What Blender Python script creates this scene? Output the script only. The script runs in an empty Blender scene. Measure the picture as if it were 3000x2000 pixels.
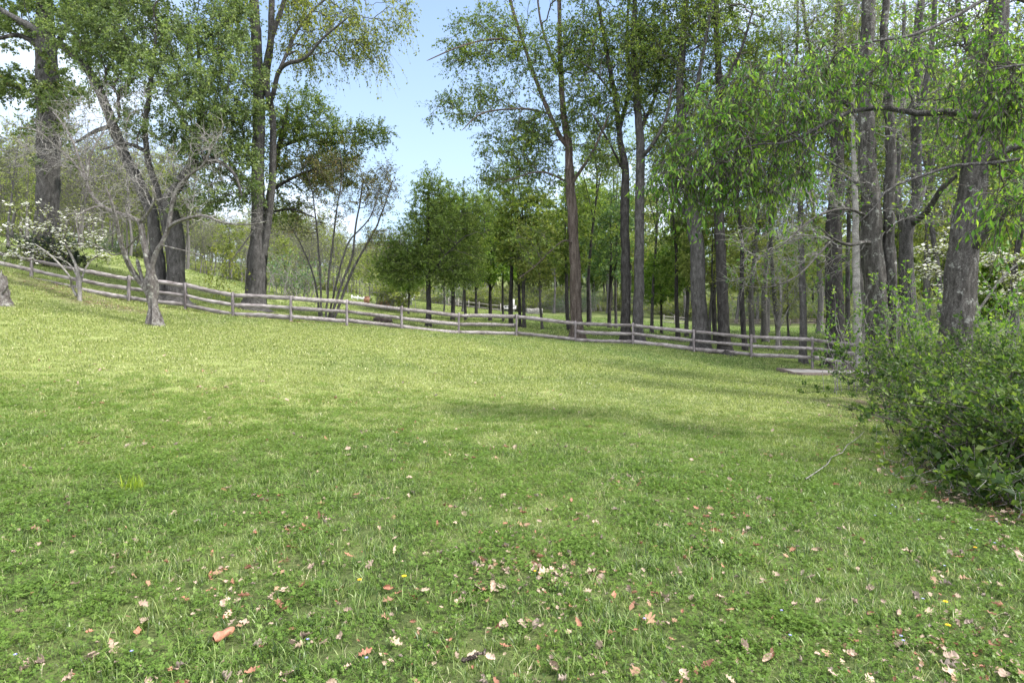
import bpy, math, random
import numpy as np
R = math.radians
rng = np.random.default_rng(7)
random.seed(7)
sc = bpy.context.scene
COL = sc.collection

# ------------------------------------------------------------------ camera, world, sun, exposure
F, CX, HY, EYE = 1372.0, 1176.0, 750.0, 1.5      # focal length / centre / horizon on a 2352 px wide frame, eye height
cam_d = bpy.data.cameras.new('camera'); cam = bpy.data.objects.new('camera', cam_d); COL.objects.link(cam)
cam.location = (0, 0, EYE); cam.rotation_euler = (R(90), 0, 0)
cam_d.sensor_width = 36; cam_d.lens = 21; cam_d.shift_y = -34 / 2352
cam_d.clip_start = 0.05; cam_d.clip_end = 3000
sc.camera = cam

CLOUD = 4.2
SUN_EL, SUN_AZ = 50, 100                     # azimuth measured from +Y (view direction) towards +X
w = bpy.data.worlds.new('World'); sc.world = w; w.use_nodes = True
nt = w.node_tree; N = nt.nodes; L = nt.links
for n in list(N): N.remove(n)
out = N.new('ShaderNodeOutputWorld'); bg = N.new('ShaderNodeBackground'); bg.inputs['Strength'].default_value = 0.15
sky = N.new('ShaderNodeTexSky'); sky.sky_type = 'NISHITA'; sky.sun_disc = False
sky.sun_elevation = R(SUN_EL); sky.sun_rotation = R(SUN_AZ); sky.altitude = 200; sky.air_density = 1.0; sky.dust_density = .7; sky.ozone_density = 2.5
tc = N.new('ShaderNodeTexCoord'); mp = N.new('ShaderNodeMapping'); mp.inputs['Scale'].default_value = (1.0, 1.0, 2.0); mp.inputs['Location'].default_value = (.35, .1, .2)
cn = N.new('ShaderNodeTexNoise'); cn.inputs['Scale'].default_value = 3.0; cn.inputs['Detail'].default_value = 9; cn.inputs['Roughness'].default_value = .6
sepw = N.new('ShaderNodeSeparateXYZ')
def wmath(op, a_, b_, clamp=False):
    m_ = N.new('ShaderNodeMath'); m_.operation = op; m_.use_clamp = clamp
    for k_, v_ in enumerate((a_, b_)):
        if hasattr(v_, 'is_output'): L.new(v_, m_.inputs[k_])
        else: m_.inputs[k_].default_value = v_
    return m_.outputs[0]
def wrange(v_, f0, f1, t0, t1):
    m_ = N.new('ShaderNodeMapRange'); L.new(v_, m_.inputs['Value'])
    for k_, x_ in zip(('From Min', 'From Max', 'To Min', 'To Max'), (f0, f1, t0, t1)): m_.inputs[k_].default_value = x_
    return m_.outputs[0]
L.new(tc.outputs['Generated'], mp.inputs['Vector']); L.new(mp.outputs[0], cn.inputs['Vector']); L.new(tc.outputs['Generated'], sepw.inputs[0])
# the clear blue gap lies ahead; bright cloud is added as fill light in the unseen sky overhead and behind the camera; cloud also banks up near the horizon
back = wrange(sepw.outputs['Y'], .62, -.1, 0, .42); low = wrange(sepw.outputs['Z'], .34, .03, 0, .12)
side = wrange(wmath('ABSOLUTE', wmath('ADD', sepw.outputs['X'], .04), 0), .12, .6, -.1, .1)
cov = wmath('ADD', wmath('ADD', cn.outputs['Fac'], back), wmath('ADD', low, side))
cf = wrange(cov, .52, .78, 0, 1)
haze = wrange(sepw.outputs['Z'], .0, .5, .75, .22)
fac = cf
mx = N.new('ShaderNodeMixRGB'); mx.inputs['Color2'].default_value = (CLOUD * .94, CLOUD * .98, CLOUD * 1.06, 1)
hsv = N.new('ShaderNodeHueSaturation'); hsv.inputs['Saturation'].default_value = 1.0; hsv.inputs['Value'].default_value = .8
L.new(sky.outputs[0], hsv.inputs['Color'])
hm = N.new('ShaderNodeMixRGB'); hm.inputs['Color2'].default_value = (2.05, 2.5, 2.95, 1)
L.new(haze, hm.inputs['Fac']); L.new(hsv.outputs[0], hm.inputs['Color1'])
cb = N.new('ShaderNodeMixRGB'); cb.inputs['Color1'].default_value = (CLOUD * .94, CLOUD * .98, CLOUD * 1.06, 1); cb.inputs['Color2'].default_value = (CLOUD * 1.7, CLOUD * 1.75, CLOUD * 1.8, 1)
L.new(wrange(sepw.outputs['Y'], .35, -.25, 0, 1), cb.inputs['Fac']); L.new(cb.outputs[0], mx.inputs['Color2'])  # added fill: cloud out of view behind the camera made brighter
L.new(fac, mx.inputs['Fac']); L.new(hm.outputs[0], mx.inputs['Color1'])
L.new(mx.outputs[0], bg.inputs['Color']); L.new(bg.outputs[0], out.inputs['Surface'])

sd = bpy.data.lights.new('sun', 'SUN'); sd.energy = 2.8; sd.angle = R(7); sd.color = (1, .95, .86)
so = bpy.data.objects.new('sun', sd); COL.objects.link(so)
so.rotation_euler = (R(90 - SUN_EL), 0, R(180 - SUN_AZ))
# a sun lamp shines along its local -Z: after the X tilt it leans towards +Y, so turn it to face away from the azimuth
so.location = (0, 0, 60)

sc.view_settings.view_transform = 'Standard'; sc.view_settings.look = 'None'
sc.view_settings.exposure = 1.5; sc.view_settings.gamma = 1
sc.cycles.max_bounces = 6; sc.cycles.diffuse_bounces = 3; sc.cycles.glossy_bounces = 2; sc.cycles.transmission_bounces = 3
sc.cycles.transparent_max_bounces = 4; sc.cycles.caustics_reflective = False; sc.cycles.caustics_refractive = False
sc.cycles.sample_clamp_indirect = 6

# ------------------------------------------------------------------ helpers
def P(px, py, Y):
    return np.array([(px - CX) / F * Y, Y, EYE - (py - HY) / F * Y])

def setp(o, label=None, cat=None, group=None, kind=None):
    if label: o['label'] = label
    if cat: o['category'] = cat
    if group: o['group'] = group
    if kind: o['kind'] = kind
    return o

def empty(name, loc, label=None, cat=None, group=None):
    o = bpy.data.objects.new(name, None); COL.objects.link(o); o.location = loc; o.empty_display_size = .3
    return setp(o, label, cat, group)

def mesh(name, V, faces, mat, parent=None, tint=None, smooth=False, link=True, mats=None, fmat=None):
    """faces: list of (n,k) int arrays"""
    V = np.asarray(V, np.float32)
    me = bpy.data.meshes.new(name)
    me.vertices.add(len(V)); me.vertices.foreach_set('co', V.ravel())
    faces = [np.asarray(f, np.int32) for f in faces if len(f)]
    nl = sum(f.size for f in faces); nf = sum(len(f) for f in faces)
    me.loops.add(nl); me.polygons.add(nf)
    me.loops.foreach_set('vertex_index', np.concatenate([f.ravel() for f in faces]))
    tot = np.concatenate([np.full(len(f), f.shape[1], np.int32) for f in faces])
    st = np.zeros(nf, np.int32); st[1:] = np.cumsum(tot)[:-1]
    me.polygons.foreach_set('loop_start', st)
    if smooth: me.polygons.foreach_set('use_smooth', np.ones(nf, bool))
    for m in (mats or [mat]): me.materials.append(m)
    if fmat is not None: me.polygons.foreach_set('material_index', np.asarray(fmat, np.int32))
    if tint is not None:
        a = me.attributes.new('tint', 'FLOAT', 'POINT'); a.data.foreach_set('value', np.asarray(tint, np.float32))
    me.update(calc_edges=True)
    o = bpy.data.objects.new(name, me)
    if link: COL.objects.link(o)
    if parent: o.parent = parent
    return o

class MB:
    """collects shapes into one mesh"""
    def __init__(s): s.V = []; s.Q = []; s.T = []; s.n = 0
    def add(s, V, Q=None, T=None):
        V = np.asarray(V, float); s.V.append(V)
        if Q is not None and len(Q): s.Q.append(np.asarray(Q) + s.n)
        if T is not None and len(T): s.T.append(np.asarray(T) + s.n)
        s.n += len(V)
    def box(s, a, b, rot=None, org=None):
        x0, y0, z0 = a; x1, y1, z1 = b
        V = np.array([(x0,y0,z0),(x1,y0,z0),(x1,y1,z0),(x0,y1,z0),(x0,y0,z1),(x1,y0,z1),(x1,y1,z1),(x0,y1,z1)], float)
        if rot is not None: V = V @ np.asarray(rot).T
        if org is not None: V = V + np.asarray(org)
        s.add(V, [(0,3,2,1),(4,5,6,7),(0,1,5,4),(1,2,6,5),(2,3,7,6),(3,0,4,7)])
    def out(s, name, mat, parent=None, smooth=False, off=None, tint=None):
        V = np.concatenate(s.V)
        if off is not None: V = V - np.asarray(off)
        f = []
        if s.Q: f.append(np.concatenate(s.Q))
        if s.T: f.append(np.concatenate(s.T))
        return mesh(name, V, f, mat, parent, smooth=smooth, tint=tint)

def norm(a): return a / (np.linalg.norm(a, axis=-1, keepdims=True) + 1e-9)

def tubes(paths, rad, ns, ridge=0.0, cap=False, seed=0):
    """paths (B,N,3), rad (B,N) -> V, Q"""
    paths = np.asarray(paths, float); rad = np.asarray(rad, float)
    B, n, _ = paths.shape
    t = norm(np.gradient(paths, axis=1))
    d = norm(paths[:, -1] - paths[:, 0])
    ref = np.where(np.abs(d[:, 2:3]) > .9, np.array([[1., 0, 0]]), np.array([[0, 0, 1.]]))
    u = norm(np.cross(d, ref))[:, None, :]
    u = norm(u - (u * t).sum(-1, keepdims=True) * t); v = np.cross(t, u)
    a = np.arange(ns) / ns * 2 * np.pi
    rr = rad[:, :, None] * np.ones(ns)
    if ridge:
        g = np.random.default_rng(seed)
        nz = g.normal(0, 1, (B, n, ns)); nz = (nz + np.roll(nz, 1, 1) + np.roll(nz, 2, 1) + np.roll(nz, -1, 1)) / 2
        lob = sum(np.sin(k * a[None, None, :] + g.uniform(0, 6.3, (B, 1, 1)) + np.linspace(0, g.uniform(-3, 3), n)[None, :, None]) for k in (2, 3, 5)) * .5
        rr = rr * (1 + ridge * nz + ridge * 1.1 * lob)
    V = paths[:, :, None, :] + rr[..., None] * (np.cos(a)[None, None, :, None] * u[:, :, None, :] + np.sin(a)[None, None, :, None] * v[:, :, None, :])
    V = V.reshape(-1, 3)
    b = (np.arange(B) * n * ns)[:, None, None]; i = (np.arange(n - 1) * ns)[None, :, None]; k = np.arange(ns)[None, None, :]
    k2 = (np.arange(ns) + 1) % ns
    q = np.stack([b + i + k, b + i + k2[None, None, :], b + i + ns + k2[None, None, :], b + i + ns + k], -1).reshape(-1, 4)
    return V, q

def resample(pts, n):
    pts = np.asarray(pts, float)
    if len(pts) > 2:                                     # catmull-rom
        e = np.vstack([2 * pts[0] - pts[1], pts, 2 * pts[-1] - pts[-2]]); o = []
        for i in range(len(pts) - 1):
            p0, p1, p2, p3 = e[i:i + 4]
            for s in np.linspace(0, 1, 8, endpoint=False):
                o.append(.5 * (2 * p1 + (p2 - p0) * s + (2 * p0 - 5 * p1 + 4 * p2 - p3) * s * s + (3 * p1 - p0 - 3 * p2 + p3) * s ** 3))
        o.append(pts[-1]); pts = np.array(o)
    d = np.r_[0, np.cumsum(np.linalg.norm(np.diff(pts[:, :3], axis=0), axis=1))]
    s = np.linspace(0, d[-1], n)
    return np.stack([np.interp(s, d, pts[:, k]) for k in range(pts.shape[1])], -1)

# ------------------------------------------------------------------ materials
def new_mat(name):
    m = bpy.data.materials.new(name); m.use_nodes = True
    n = m.node_tree.nodes; p = n['Principled BSDF']
    return m, n, m.node_tree.links, p

def ramp(n, stops):
    r = n.new('ShaderNodeValToRGB'); e = r.color_ramp.elements
    while len(e) < len(stops): e.new(.5)
    for i, (p, c) in enumerate(stops):
        e[i].position = p; e[i].color = (*c, 1)
    return r

def noise(n, l, scale, detail=4, rough=.55, vec=None, sx=None, w=0):
    t = n.new('ShaderNodeTexNoise'); t.inputs['Scale'].default_value = scale; t.inputs['Detail'].default_value = detail; t.inputs['Roughness'].default_value = rough
    if vec is not None:
        if sx is not None:
            m = n.new('ShaderNodeMapping'); m.inputs['Scale'].default_value = sx; l.new(vec, m.inputs['Vector']); vec = m.outputs[0]
        l.new(vec, t.inputs['Vector'])
    return t

def leaf_mat(name, stops, trans=.42, rough=.5, tcol=1.25, neutral=False):
    m, n, l, p = new_mat(name)
    a = n.new('ShaderNodeAttribute'); a.attribute_name = 'tint'
    r = ramp(n, stops); l.new(a.outputs['Fac'], r.inputs['Fac']); l.new(r.outputs[0], p.inputs['Base Color'])
    p.inputs['Roughness'].default_value = rough; p.inputs['Specular IOR Level'].default_value = .3
    t = n.new('ShaderNodeBsdfTranslucent'); mm = n.new('ShaderNodeMixRGB'); mm.blend_type = 'MULTIPLY'; mm.inputs['Fac'].default_value = 1
    mm.inputs['Color2'].default_value = (1, 1, 1, 1) if neutral else (1.25 * tcol, 1.3 * tcol, .55 * tcol, 1); l.new(r.outputs[0], mm.inputs['Color1']); l.new(mm.outputs[0], t.inputs['Color'])
    mix = n.new('ShaderNodeMixShader'); mix.inputs['Fac'].default_value = trans
    l.new(p.outputs[0], mix.inputs[1]); l.new(t.outputs[0], mix.inputs[2]); l.new(mix.outputs[0], n['Material Output'].inputs['Surface'])
    return m

def bark_mat(name, dark, mid, light, sxy=9, sz=1.6, bump=.9, lichen=None, lich_amt=.58):
    m, n, l, p = new_mat(name)
    tcd = n.new('ShaderNodeTexCoord'); ob = tcd.outputs['Object']
    a = noise(n, l, 1, 6, .62, ob, (sxy, sxy, sz)); b = noise(n, l, 1.3, 3, .6, ob, (1, 1, .6)); c = noise(n, l, 3.1, 4, .7, ob, (sxy, sxy, sz * 2.5))
    v = n.new('ShaderNodeTexVoronoi'); v.feature = 'DISTANCE_TO_EDGE'; mpv = n.new('ShaderNodeMapping'); mpv.inputs['Scale'].default_value = (sxy * 1.1, sxy * 1.1, sz * 1.2)
    ad = n.new('ShaderNodeMixRGB'); ad.inputs['Fac'].default_value = .12; l.new(ob, ad.inputs['Color1']); l.new(a.outputs['Color'], ad.inputs['Color2'])
    l.new(ad.outputs[0], mpv.inputs['Vector']); l.new(mpv.outputs[0], v.inputs['Vector'])
    r = ramp(n, [(.25, dark), (.5, mid), (.75, light)]); l.new(a.outputs['Fac'], r.inputs['Fac'])
    vr = ramp(n, [(0.0, (.28, .28, .28)), (.16, (1, 1, 1))]); l.new(v.outputs['Distance'], vr.inputs['Fac'])
    mu = n.new('ShaderNodeMixRGB'); mu.blend_type = 'MULTIPLY'; mu.inputs['Fac'].default_value = .8; l.new(r.outputs[0], mu.inputs['Color1']); l.new(vr.outputs[0], mu.inputs['Color2'])
    last = mu.outputs[0]
    if lichen:
        li = noise(n, l, 5, 5, .7, ob); lr = ramp(n, [(lich_amt, (0, 0, 0)), (lich_amt + .08, (1, 1, 1))]); l.new(li.outputs['Fac'], lr.inputs['Fac'])
        ml = n.new('ShaderNodeMixRGB'); ml.inputs['Color2'].default_value = (*lichen, 1); l.new(lr.outputs[0], ml.inputs['Fac']); l.new(last, ml.inputs['Color1']); last = ml.outputs[0]
    l.new(last, p.inputs['Base Color']); p.inputs['Roughness'].default_value = .9; p.inputs['Specular IOR Level'].default_value = .15
    sm = n.new('ShaderNodeMath'); sm.operation = 'ADD'; l.new(vr.outputs[0], sm.inputs[0]); l.new(c.outputs['Fac'], sm.inputs[1])
    bu = n.new('ShaderNodeBump'); bu.inputs['Strength'].default_value = bump; bu.inputs['Distance'].default_value = .03; l.new(sm.outputs[0], bu.inputs['Height']); l.new(bu.outputs[0], p.inputs['Normal'])
    return m

BARK = dict(
    grey=bark_mat('bark_grey', (0.041, 0.039, 0.039), (0.111, 0.106, 0.106), (0.207, 0.200, 0.204), 9, 3.2, 1.0, (.27, .28, .25), .63),
    dark=bark_mat('bark_dark', (0.022, 0.020, 0.020), (0.062, 0.058, 0.058), (0.124, 0.118, 0.118), 9, 3.4, 1.0, (.2, .2, .17), .66),
    brown=bark_mat('bark_brown', (0.046, 0.035, 0.031), (0.138, 0.111, 0.099), (0.252, 0.218, 0.199), 11, 1.6, 1.0),
    flaky=bark_mat('bark_flaky', (0.036, 0.034, 0.032), (0.120, 0.112, 0.108), (0.263, 0.254, 0.247), 13, 3.0, 1.0, (.36, .37, .35), .58),
    apple=bark_mat('bark_apple', (0.072, 0.061, 0.057), (0.258, 0.234, 0.228), (0.464, 0.458, 0.456), 14, 7, .9, (.5, .5, .46), .56),
    bare=bark_mat('bark_bare', (.13, .12, .115), (.29, .275, .27), (.47, .45, .445), 12, 3, .6, (.42, .43, .39), .6),
    birch=bark_mat('bark_birch', (0.115, 0.108, 0.104), (0.274, 0.263, 0.259), (0.374, 0.360, 0.353), 3, 9, .5),
    wood=bark_mat('bark_far_wood', (0.078, 0.071, 0.071), (0.150, 0.141, 0.141), (0.224, 0.214, 0.214), 10, 2, .3),
    twig=bark_mat('bark_twig', (0.040, 0.034, 0.032), (0.088, 0.078, 0.074), (0.144, 0.132, 0.128), 10, 3, .3),
)
LEAF = dict(
    maple=leaf_mat('leaf_maple', [(0, (.045, .075, .03)), (.5, (.115, .165, .068)), (1, (.22, .27, .125))], .45),
    yellow=leaf_mat('leaf_yellow_green', [(0, (.06, .085, .015)), (.5, (.16, .2, .04)), (1, (.29, .3, .07))], .5),
    olive=leaf_mat('leaf_olive', [(0, (.045, .08, .018)), (.55, (.115, .175, .04)), (1, (.22, .26, .07))], .48),
    red=leaf_mat('leaf_russet', [(0, (.05, .065, .022)), (.5, (.1, .115, .036)), (1, (.19, .14, .055))], .35),
    green=leaf_mat('leaf_green', [(0, (.045, .1, .02)), (.5, (.13, .225, .042)), (1, (.24, .33, .075))], .48),
    fresh=leaf_mat('leaf_fresh', [(0, (.03, .085, .014)), (.5, (.09, .185, .03)), (1, (.22, .31, .065))], .5),
    pale=leaf_mat('leaf_pale', [(0, (0.088, 0.125, 0.037)), (.5, (0.200, 0.244, 0.075)), (1, (0.325, 0.344, 0.138))], .48),
    teal=leaf_mat('leaf_bluish', [(0, (0.041, 0.088, 0.049)), (.5, (0.101, 0.182, 0.084)), (1, (0.203, 0.270, 0.135))], .45),
    shrub=leaf_mat('leaf_shrub', [(0, (.018, .045, .011)), (.5, (.052, .1, .022)), (1, (.14, .195, .052))], .45),
    beech=leaf_mat('leaf_beech', [(0, (.035, .1, .016)), (.5, (.1, .21, .032)), (1, (.24, .345, .065))], .52),
    spring=leaf_mat('leaf_spring', [(0, (.06, .105, .026)), (.5, (.145, .215, .055)), (1, (.27, .335, .11))], .5),
    ever=leaf_mat('leaf_evergreen', [(0, (.01, .018, .01)), (.6, (.022, .038, .018)), (1, (.045, .065, .03))], .15),
    bloom=leaf_mat('bloom_white', [(0, (.62, .64, .55)), (.5, (.78, .78, .74)), (1, (.86, .86, .84))], .3, .6, .8, neutral=True),
)

# ------------------------------------------------------------------ terrain
POSTS = [(-62, 23.6, 611), (72, 24.0, 637), (180, 24.1, 667), (295, 24.3, 695), (426, 24.5, 713), (535, 24.6, 727), (669, 24.8, 739), (797, 25.3, 750),
         (923, 26.0, 757), (1053, 27.0, 767), (1186, 28.0, 772), (1321, 28.3, 785), (1454, 28.0, 791), (1593, 27.5, 808),
         (1726, 27.0, 823), (1866, 26.4, 848), (1995, 25.8, 856)]
ctl = [tuple(P(a, c, b)) for a, b, c in POSTS]
def G(px, py, Y): ctl.append(tuple(P(px, py, Y)))
for p in [(0, 0, 0), (0, 3, .02), (-4, 4, .1), (4, 4, -.05), (0, -8, 0), (-9, -6, .2), (9, -6, -.2), (-4, 8, .35), (4, 8, -.08), (0, 14, .4), (0, 20, .72),
          (-8, 12, .82), (8, 13, -.25), (-12, 12, 1.15), (-14, 16, 1.75), (12, 12, -.45), (16, 14, -.5), (20, 22, -.55), (22, 35, -.2), (30, 20, -.5), (-24, 20, 3.6), (-30, 8, 2.5), (30, 0, -.4),
          (0, 9, .18), (5, 18, .05)]: ctl.append(p)
G(356, 747, 20); G(10, 704, 19); G(183, 691, 22.4)
G(1786, 852, 25.2); G(1990, 864, 23.4)
for a in [(1039, 737, 40), (1174, 752, 36), (1312, 764, 33), (985, 752, 31.5), (1125, 739, 42), (426, 622, 42), (550, 652, 50), (235, 582, 38), (0, 549, 36),
          (700, 684, 62), (700, 677, 110), (890, 695, 60), (990, 697, 100), (990, 722, 60), (1176, 730, 60), (1176, 716, 100), (1680, 749, 92), (1680, 772, 45), (1945, 749, 92), (1945, 774, 45),
          (2300, 752, 90), (1400, 722, 100), (1400, 752, 55), (750, 716, 40)]: G(*a)
ctl += [(-24, 85, 6.3), (-40, 60, 7.5), (-60, 120, 11), (-70, 50, 11), (-60, 20, 8), (60, 125, 4.5), (70, 50, .8), (60, 10, -.6), (0, 160, 12), (-80, 200, 20), (80, 180, 13), (0, 250, 22), (-150, 150, 22), (150, 150, 12), (-150, 0, 12), (150, 0, 0), (-120, 320, 34), (120, 320, 26)]
ctl = np.array(ctl)
SC = 40.0
def tps_k(d2): return np.where(d2 > 1e-12, .5 * d2 * np.log(d2 + 1e-12), 0)
A = ctl[:, :2] / SC; n_ = len(A)
K = tps_k(((A[:, None] - A[None]) ** 2).sum(-1)) + np.eye(n_) * 2e-5
Pm = np.c_[np.ones(n_), A]
M = np.block([[K, Pm], [Pm.T, np.zeros((3, 3))]])
W = np.linalg.solve(M, np.r_[ctl[:, 2], 0, 0, 0])
def tps(x, y):
    q = np.stack([x, y], -1) / SC; o = W[-3] + W[-2] * q[..., 0] + W[-1] * q[..., 1]
    for i in range(n_): o = o + W[i] * tps_k((q[..., 0] - A[i, 0]) ** 2 + (q[..., 1] - A[i, 1]) ** 2)
    return o
gxs = np.sinh(np.linspace(-1, 1, 301) * 4.2) / np.sinh(4.2) * 230
t_ = np.linspace(0, 1, 330); gys = -12 + 30 * t_ + 320 * t_ ** 3.2
GX, GY = np.meshgrid(gxs, gys)
GZ = tps(GX, GY)
def vnoise(x, y, s, seed):
    g = np.random.default_rng(seed).uniform(-1, 1, (128, 128)); x = x / s; y = y / s
    i = np.floor(x).astype(int); j = np.floor(y).astype(int); u = x - i; v = y - j; u = u * u * (3 - 2 * u); v = v * v * (3 - 2 * v)
    f = lambda a, b: g[a % 128, b % 128]
    return (f(i, j) * (1 - u) + f(i + 1, j) * u) * (1 - v) + (f(i, j + 1) * (1 - u) + f(i + 1, j + 1) * u) * v
GZ = GZ + .03 * vnoise(GX, GY, 1.3, 1) + .012 * vnoise(GX, GY, .4, 2)
def gz(x, y):
    x = np.asarray(x, float); y = np.asarray(y, float)
    i = np.clip(np.searchsorted(gxs, x) - 1, 0, len(gxs) - 2); j = np.clip(np.searchsorted(gys, y) - 1, 0, len(gys) - 2)
    u = (x - gxs[i]) / (gxs[i + 1] - gxs[i]); v = (y - gys[j]) / (gys[j + 1] - gys[j])
    return (GZ[j, i] * (1 - u) + GZ[j, i + 1] * u) * (1 - v) + (GZ[j + 1, i] * (1 - u) + GZ[j + 1, i + 1] * u) * v
def ground_at(px, py):
    """where the sight line through a picture point first meets the ground"""
    Y = np.linspace(1.5, 120, 6000); q = np.stack([(px - CX) / F * Y, Y, EYE - (py - HY) / F * Y], -1)
    h = q[:, 2] - gz(q[:, 0], q[:, 1]); k = np.argmax(h < 0)
    return q[k][:2] if h.min() < 0 else None

def grass_color(n, l, extra_vec=None):
    """shared patchy lawn colour factor from world position: 0 lush green .. 1 thin yellowish"""
    g = n.new('ShaderNodeNewGeometry'); pos = g.outputs['Position']
    a = noise(n, l, .33, 4, .6, pos); b = noise(n, l, 1.7, 4, .6, pos)
    sp = n.new('ShaderNodeSeparateXYZ'); l.new(pos, sp.inputs[0])
    # thin, dry turf in the middle of the lawn, lush clover-rich turf towards the house (a real difference in the lawn)
    mr = n.new('ShaderNodeMapRange'); mr.inputs['From Min'].default_value = 4; mr.inputs['From Max'].default_value = 10; mr.inputs['To Min'].default_value = -.16; mr.inputs['To Max'].default_value = .24; l.new(sp.outputs['Y'], mr.inputs['Value'])
    mr2 = n.new('ShaderNodeMapRange'); mr2.inputs['From Min'].default_value = 18; mr2.inputs['From Max'].default_value = 26; mr2.inputs['To Min'].default_value = 0; mr2.inputs['To Max'].default_value = -.2; l.new(sp.outputs['Y'], mr2.inputs['Value'])
    mr3 = n.new('ShaderNodeMapRange'); mr3.inputs['From Min'].default_value = -6; mr3.inputs['From Max'].default_value = 8; mr3.inputs['To Min'].default_value = .12; mr3.inputs['To Max'].default_value = -.16; l.new(sp.outputs['X'], mr3.inputs['Value'])
    def add(p_, q_, k=1.0):
        m_ = n.new('ShaderNodeMath'); m_.operation = 'MULTIPLY_ADD'; l.new(q_, m_.inputs[0]); m_.inputs[1].default_value = k; l.new(p_, m_.inputs[2]); return m_.outputs[0]
    s1 = add(mr.outputs[0], a.outputs['Fac'], 1.1); s2 = add(s1, b.outputs['Fac'], .5); s3 = add(s2, mr2.outputs[0]); s4 = add(s3, mr3.outputs[0])
    o = n.new('ShaderNodeMapRange'); o.inputs['From Min'].default_value = .62; o.inputs['From Max'].default_value = 1.13; l.new(s4, o.inputs['Value'])
    return o.outputs[0], pos

def blade_mat(name, lush, dry, trans=.45):
    m, n, l, p = new_mat(name)
    f, pos = grass_color(n, l)
    a = n.new('ShaderNodeAttribute'); a.attribute_name = 'tint'
    r1 = ramp(n, lush); r2 = ramp(n, dry); l.new(a.outputs['Fac'], r1.inputs['Fac']); l.new(a.outputs['Fac'], r2.inputs['Fac'])
    mx_ = n.new('ShaderNodeMixRGB'); l.new(f, mx_.inputs['Fac']); l.new(r1.outputs[0], mx_.inputs['Color1']); l.new(r2.outputs[0], mx_.inputs['Color2'])
    l.new(mx_.outputs[0], p.inputs['Base Color']); p.inputs['Roughness'].default_value = .38; p.inputs['Specular IOR Level'].default_value = .5
    t = n.new('ShaderNodeBsdfTranslucent'); mm = n.new('ShaderNodeMixRGB'); mm.blend_type = 'MULTIPLY'; mm.inputs['Fac'].default_value = 1; mm.inputs['Color2'].default_value = (1.2, 1.25, .75, 1)
    l.new(mx_.outputs[0], mm.inputs['Color1']); l.new(mm.outputs[0], t.inputs['Color'])
    mix = n.new('ShaderNodeMixShader'); mix.inputs['Fac'].default_value = trans
    l.new(p.outputs[0], mix.inputs[1]); l.new(t.outputs[0], mix.inputs[2]); l.new(mix.outputs[0], n['Material Output'].inputs['Surface'])
    return m
M_BLADE = blade_mat('grass_blade', [(0, (.028, .06, .014)), (.4, (.108, .186, .042)), (.75, (.25, .345, .105)), (.92, (.395, .455, .21)), (1, (.58, .52, .37))],
                    [(0, (.08, .105, .03)), (.4, (.235, .29, .085)), (.75, (.37, .41, .155)), (.92, (.48, .48, .24)), (1, (.64, .58, .41))])
M_CLOVER = blade_mat('clover_leaf', [(0, (.045, .09, .018)), (.5, (.11, .19, .036)), (1, (.19, .28, .07))], [(0, (.06, .11, .02)), (.5, (.13, .21, .04)), (1, (.2, .28, .065))], .42)
M_CLOVER.node_tree.nodes['Principled BSDF'].inputs['Specular IOR Level'].default_value = .15

def ground_mat():
    m, n, l, p = new_mat('lawn_ground')
    f, pos = grass_color(n, l)
    fine = noise(n, l, 24, 6, .7, pos); mid = noise(n, l, 3.5, 5, .65, pos)
    r1 = ramp(n, [(.32, (.026, .032, .015)), (.55, (.075, .098, .034)), (.75, (.15, .17, .07))]); r2 = ramp(n, [(.3, (.1, .12, .042)), (.55, (.235, .275, .1)), (.75, (.38, .385, .18))])
    ad = n.new('ShaderNodeMixRGB'); ad.inputs['Fac'].default_value = .45; l.new(fine.outputs['Fac'], ad.inputs['Color1']); l.new(mid.outputs['Fac'], ad.inputs['Color2'])
    l.new(ad.outputs[0], r1.inputs['Fac']); l.new(ad.outputs[0], r2.inputs['Fac'])
    mx_ = n.new('ShaderNodeMixRGB'); l.new(f, mx_.inputs['Fac']); l.new(r1.outputs[0], mx_.inputs['Color1']); l.new(r2.outputs[0], mx_.inputs['Color2'])
    a = n.new('ShaderNodeAttribute'); a.attribute_name = 'tint'                     # bare, leaf-littered soil
    so_ = ramp(n, [(.35, (.04, .032, .024)), (.55, (.1, .082, .06)), (.7, (.18, .145, .11))]); l.new(fine.outputs['Fac'], so_.inputs['Fac'])
    m2 = n.new('ShaderNodeMixRGB'); l.new(a.outputs['Fac'], m2.inputs['Fac']); l.new(mx_.outputs[0], m2.inputs['Color1']); l.new(so_.outputs[0], m2.inputs['Color2'])
    l.new(m2.outputs[0], p.inputs['Base Color']); p.inputs['Roughness'].default_value = .95; p.inputs['Specular IOR Level'].default_value = .1
    bu = n.new('ShaderNodeBump'); bu.inputs['Strength'].default_value = .5; bu.inputs['Distance'].default_value = .04; l.new(fine.outputs['Fac'], bu.inputs['Height']); l.new(bu.outputs[0], p.inputs['Normal'])
    return m
def soil(x, y):
    """bare littered soil under the shrubs, under the dogwood and along the foot of the fence"""
    s = np.zeros_like(x)
    for cx, cy, rx, ry in ((4.9, 5.1, 1.0, .7), (5.7, 6.9, 1.2, 1.3), (7.6, 9.8, 1.6, 2.4), (9.5, 13, 2.4, 3), (-15.2, 22.6, 3.2, 1.1), (-17.2, 23.2, 2.6, 1.2)):
        s = np.maximum(s, (.65 if cx < 0 else 1) * np.clip(1.6 - 1.2 * np.hypot((x - cx) / rx, (y - cy) / ry) + .5 * vnoise(x, y, .5, 5), 0, 1))
    return s
jj, ii = np.meshgrid(np.arange(len(gys) - 1), np.arange(len(gxs) - 1), indexing='ij'); nx = len(gxs)
gq = np.stack([jj * nx + ii, jj * nx + ii + 1, (jj + 1) * nx + ii + 1, (jj + 1) * nx + ii], -1).reshape(-1, 4)
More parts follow.
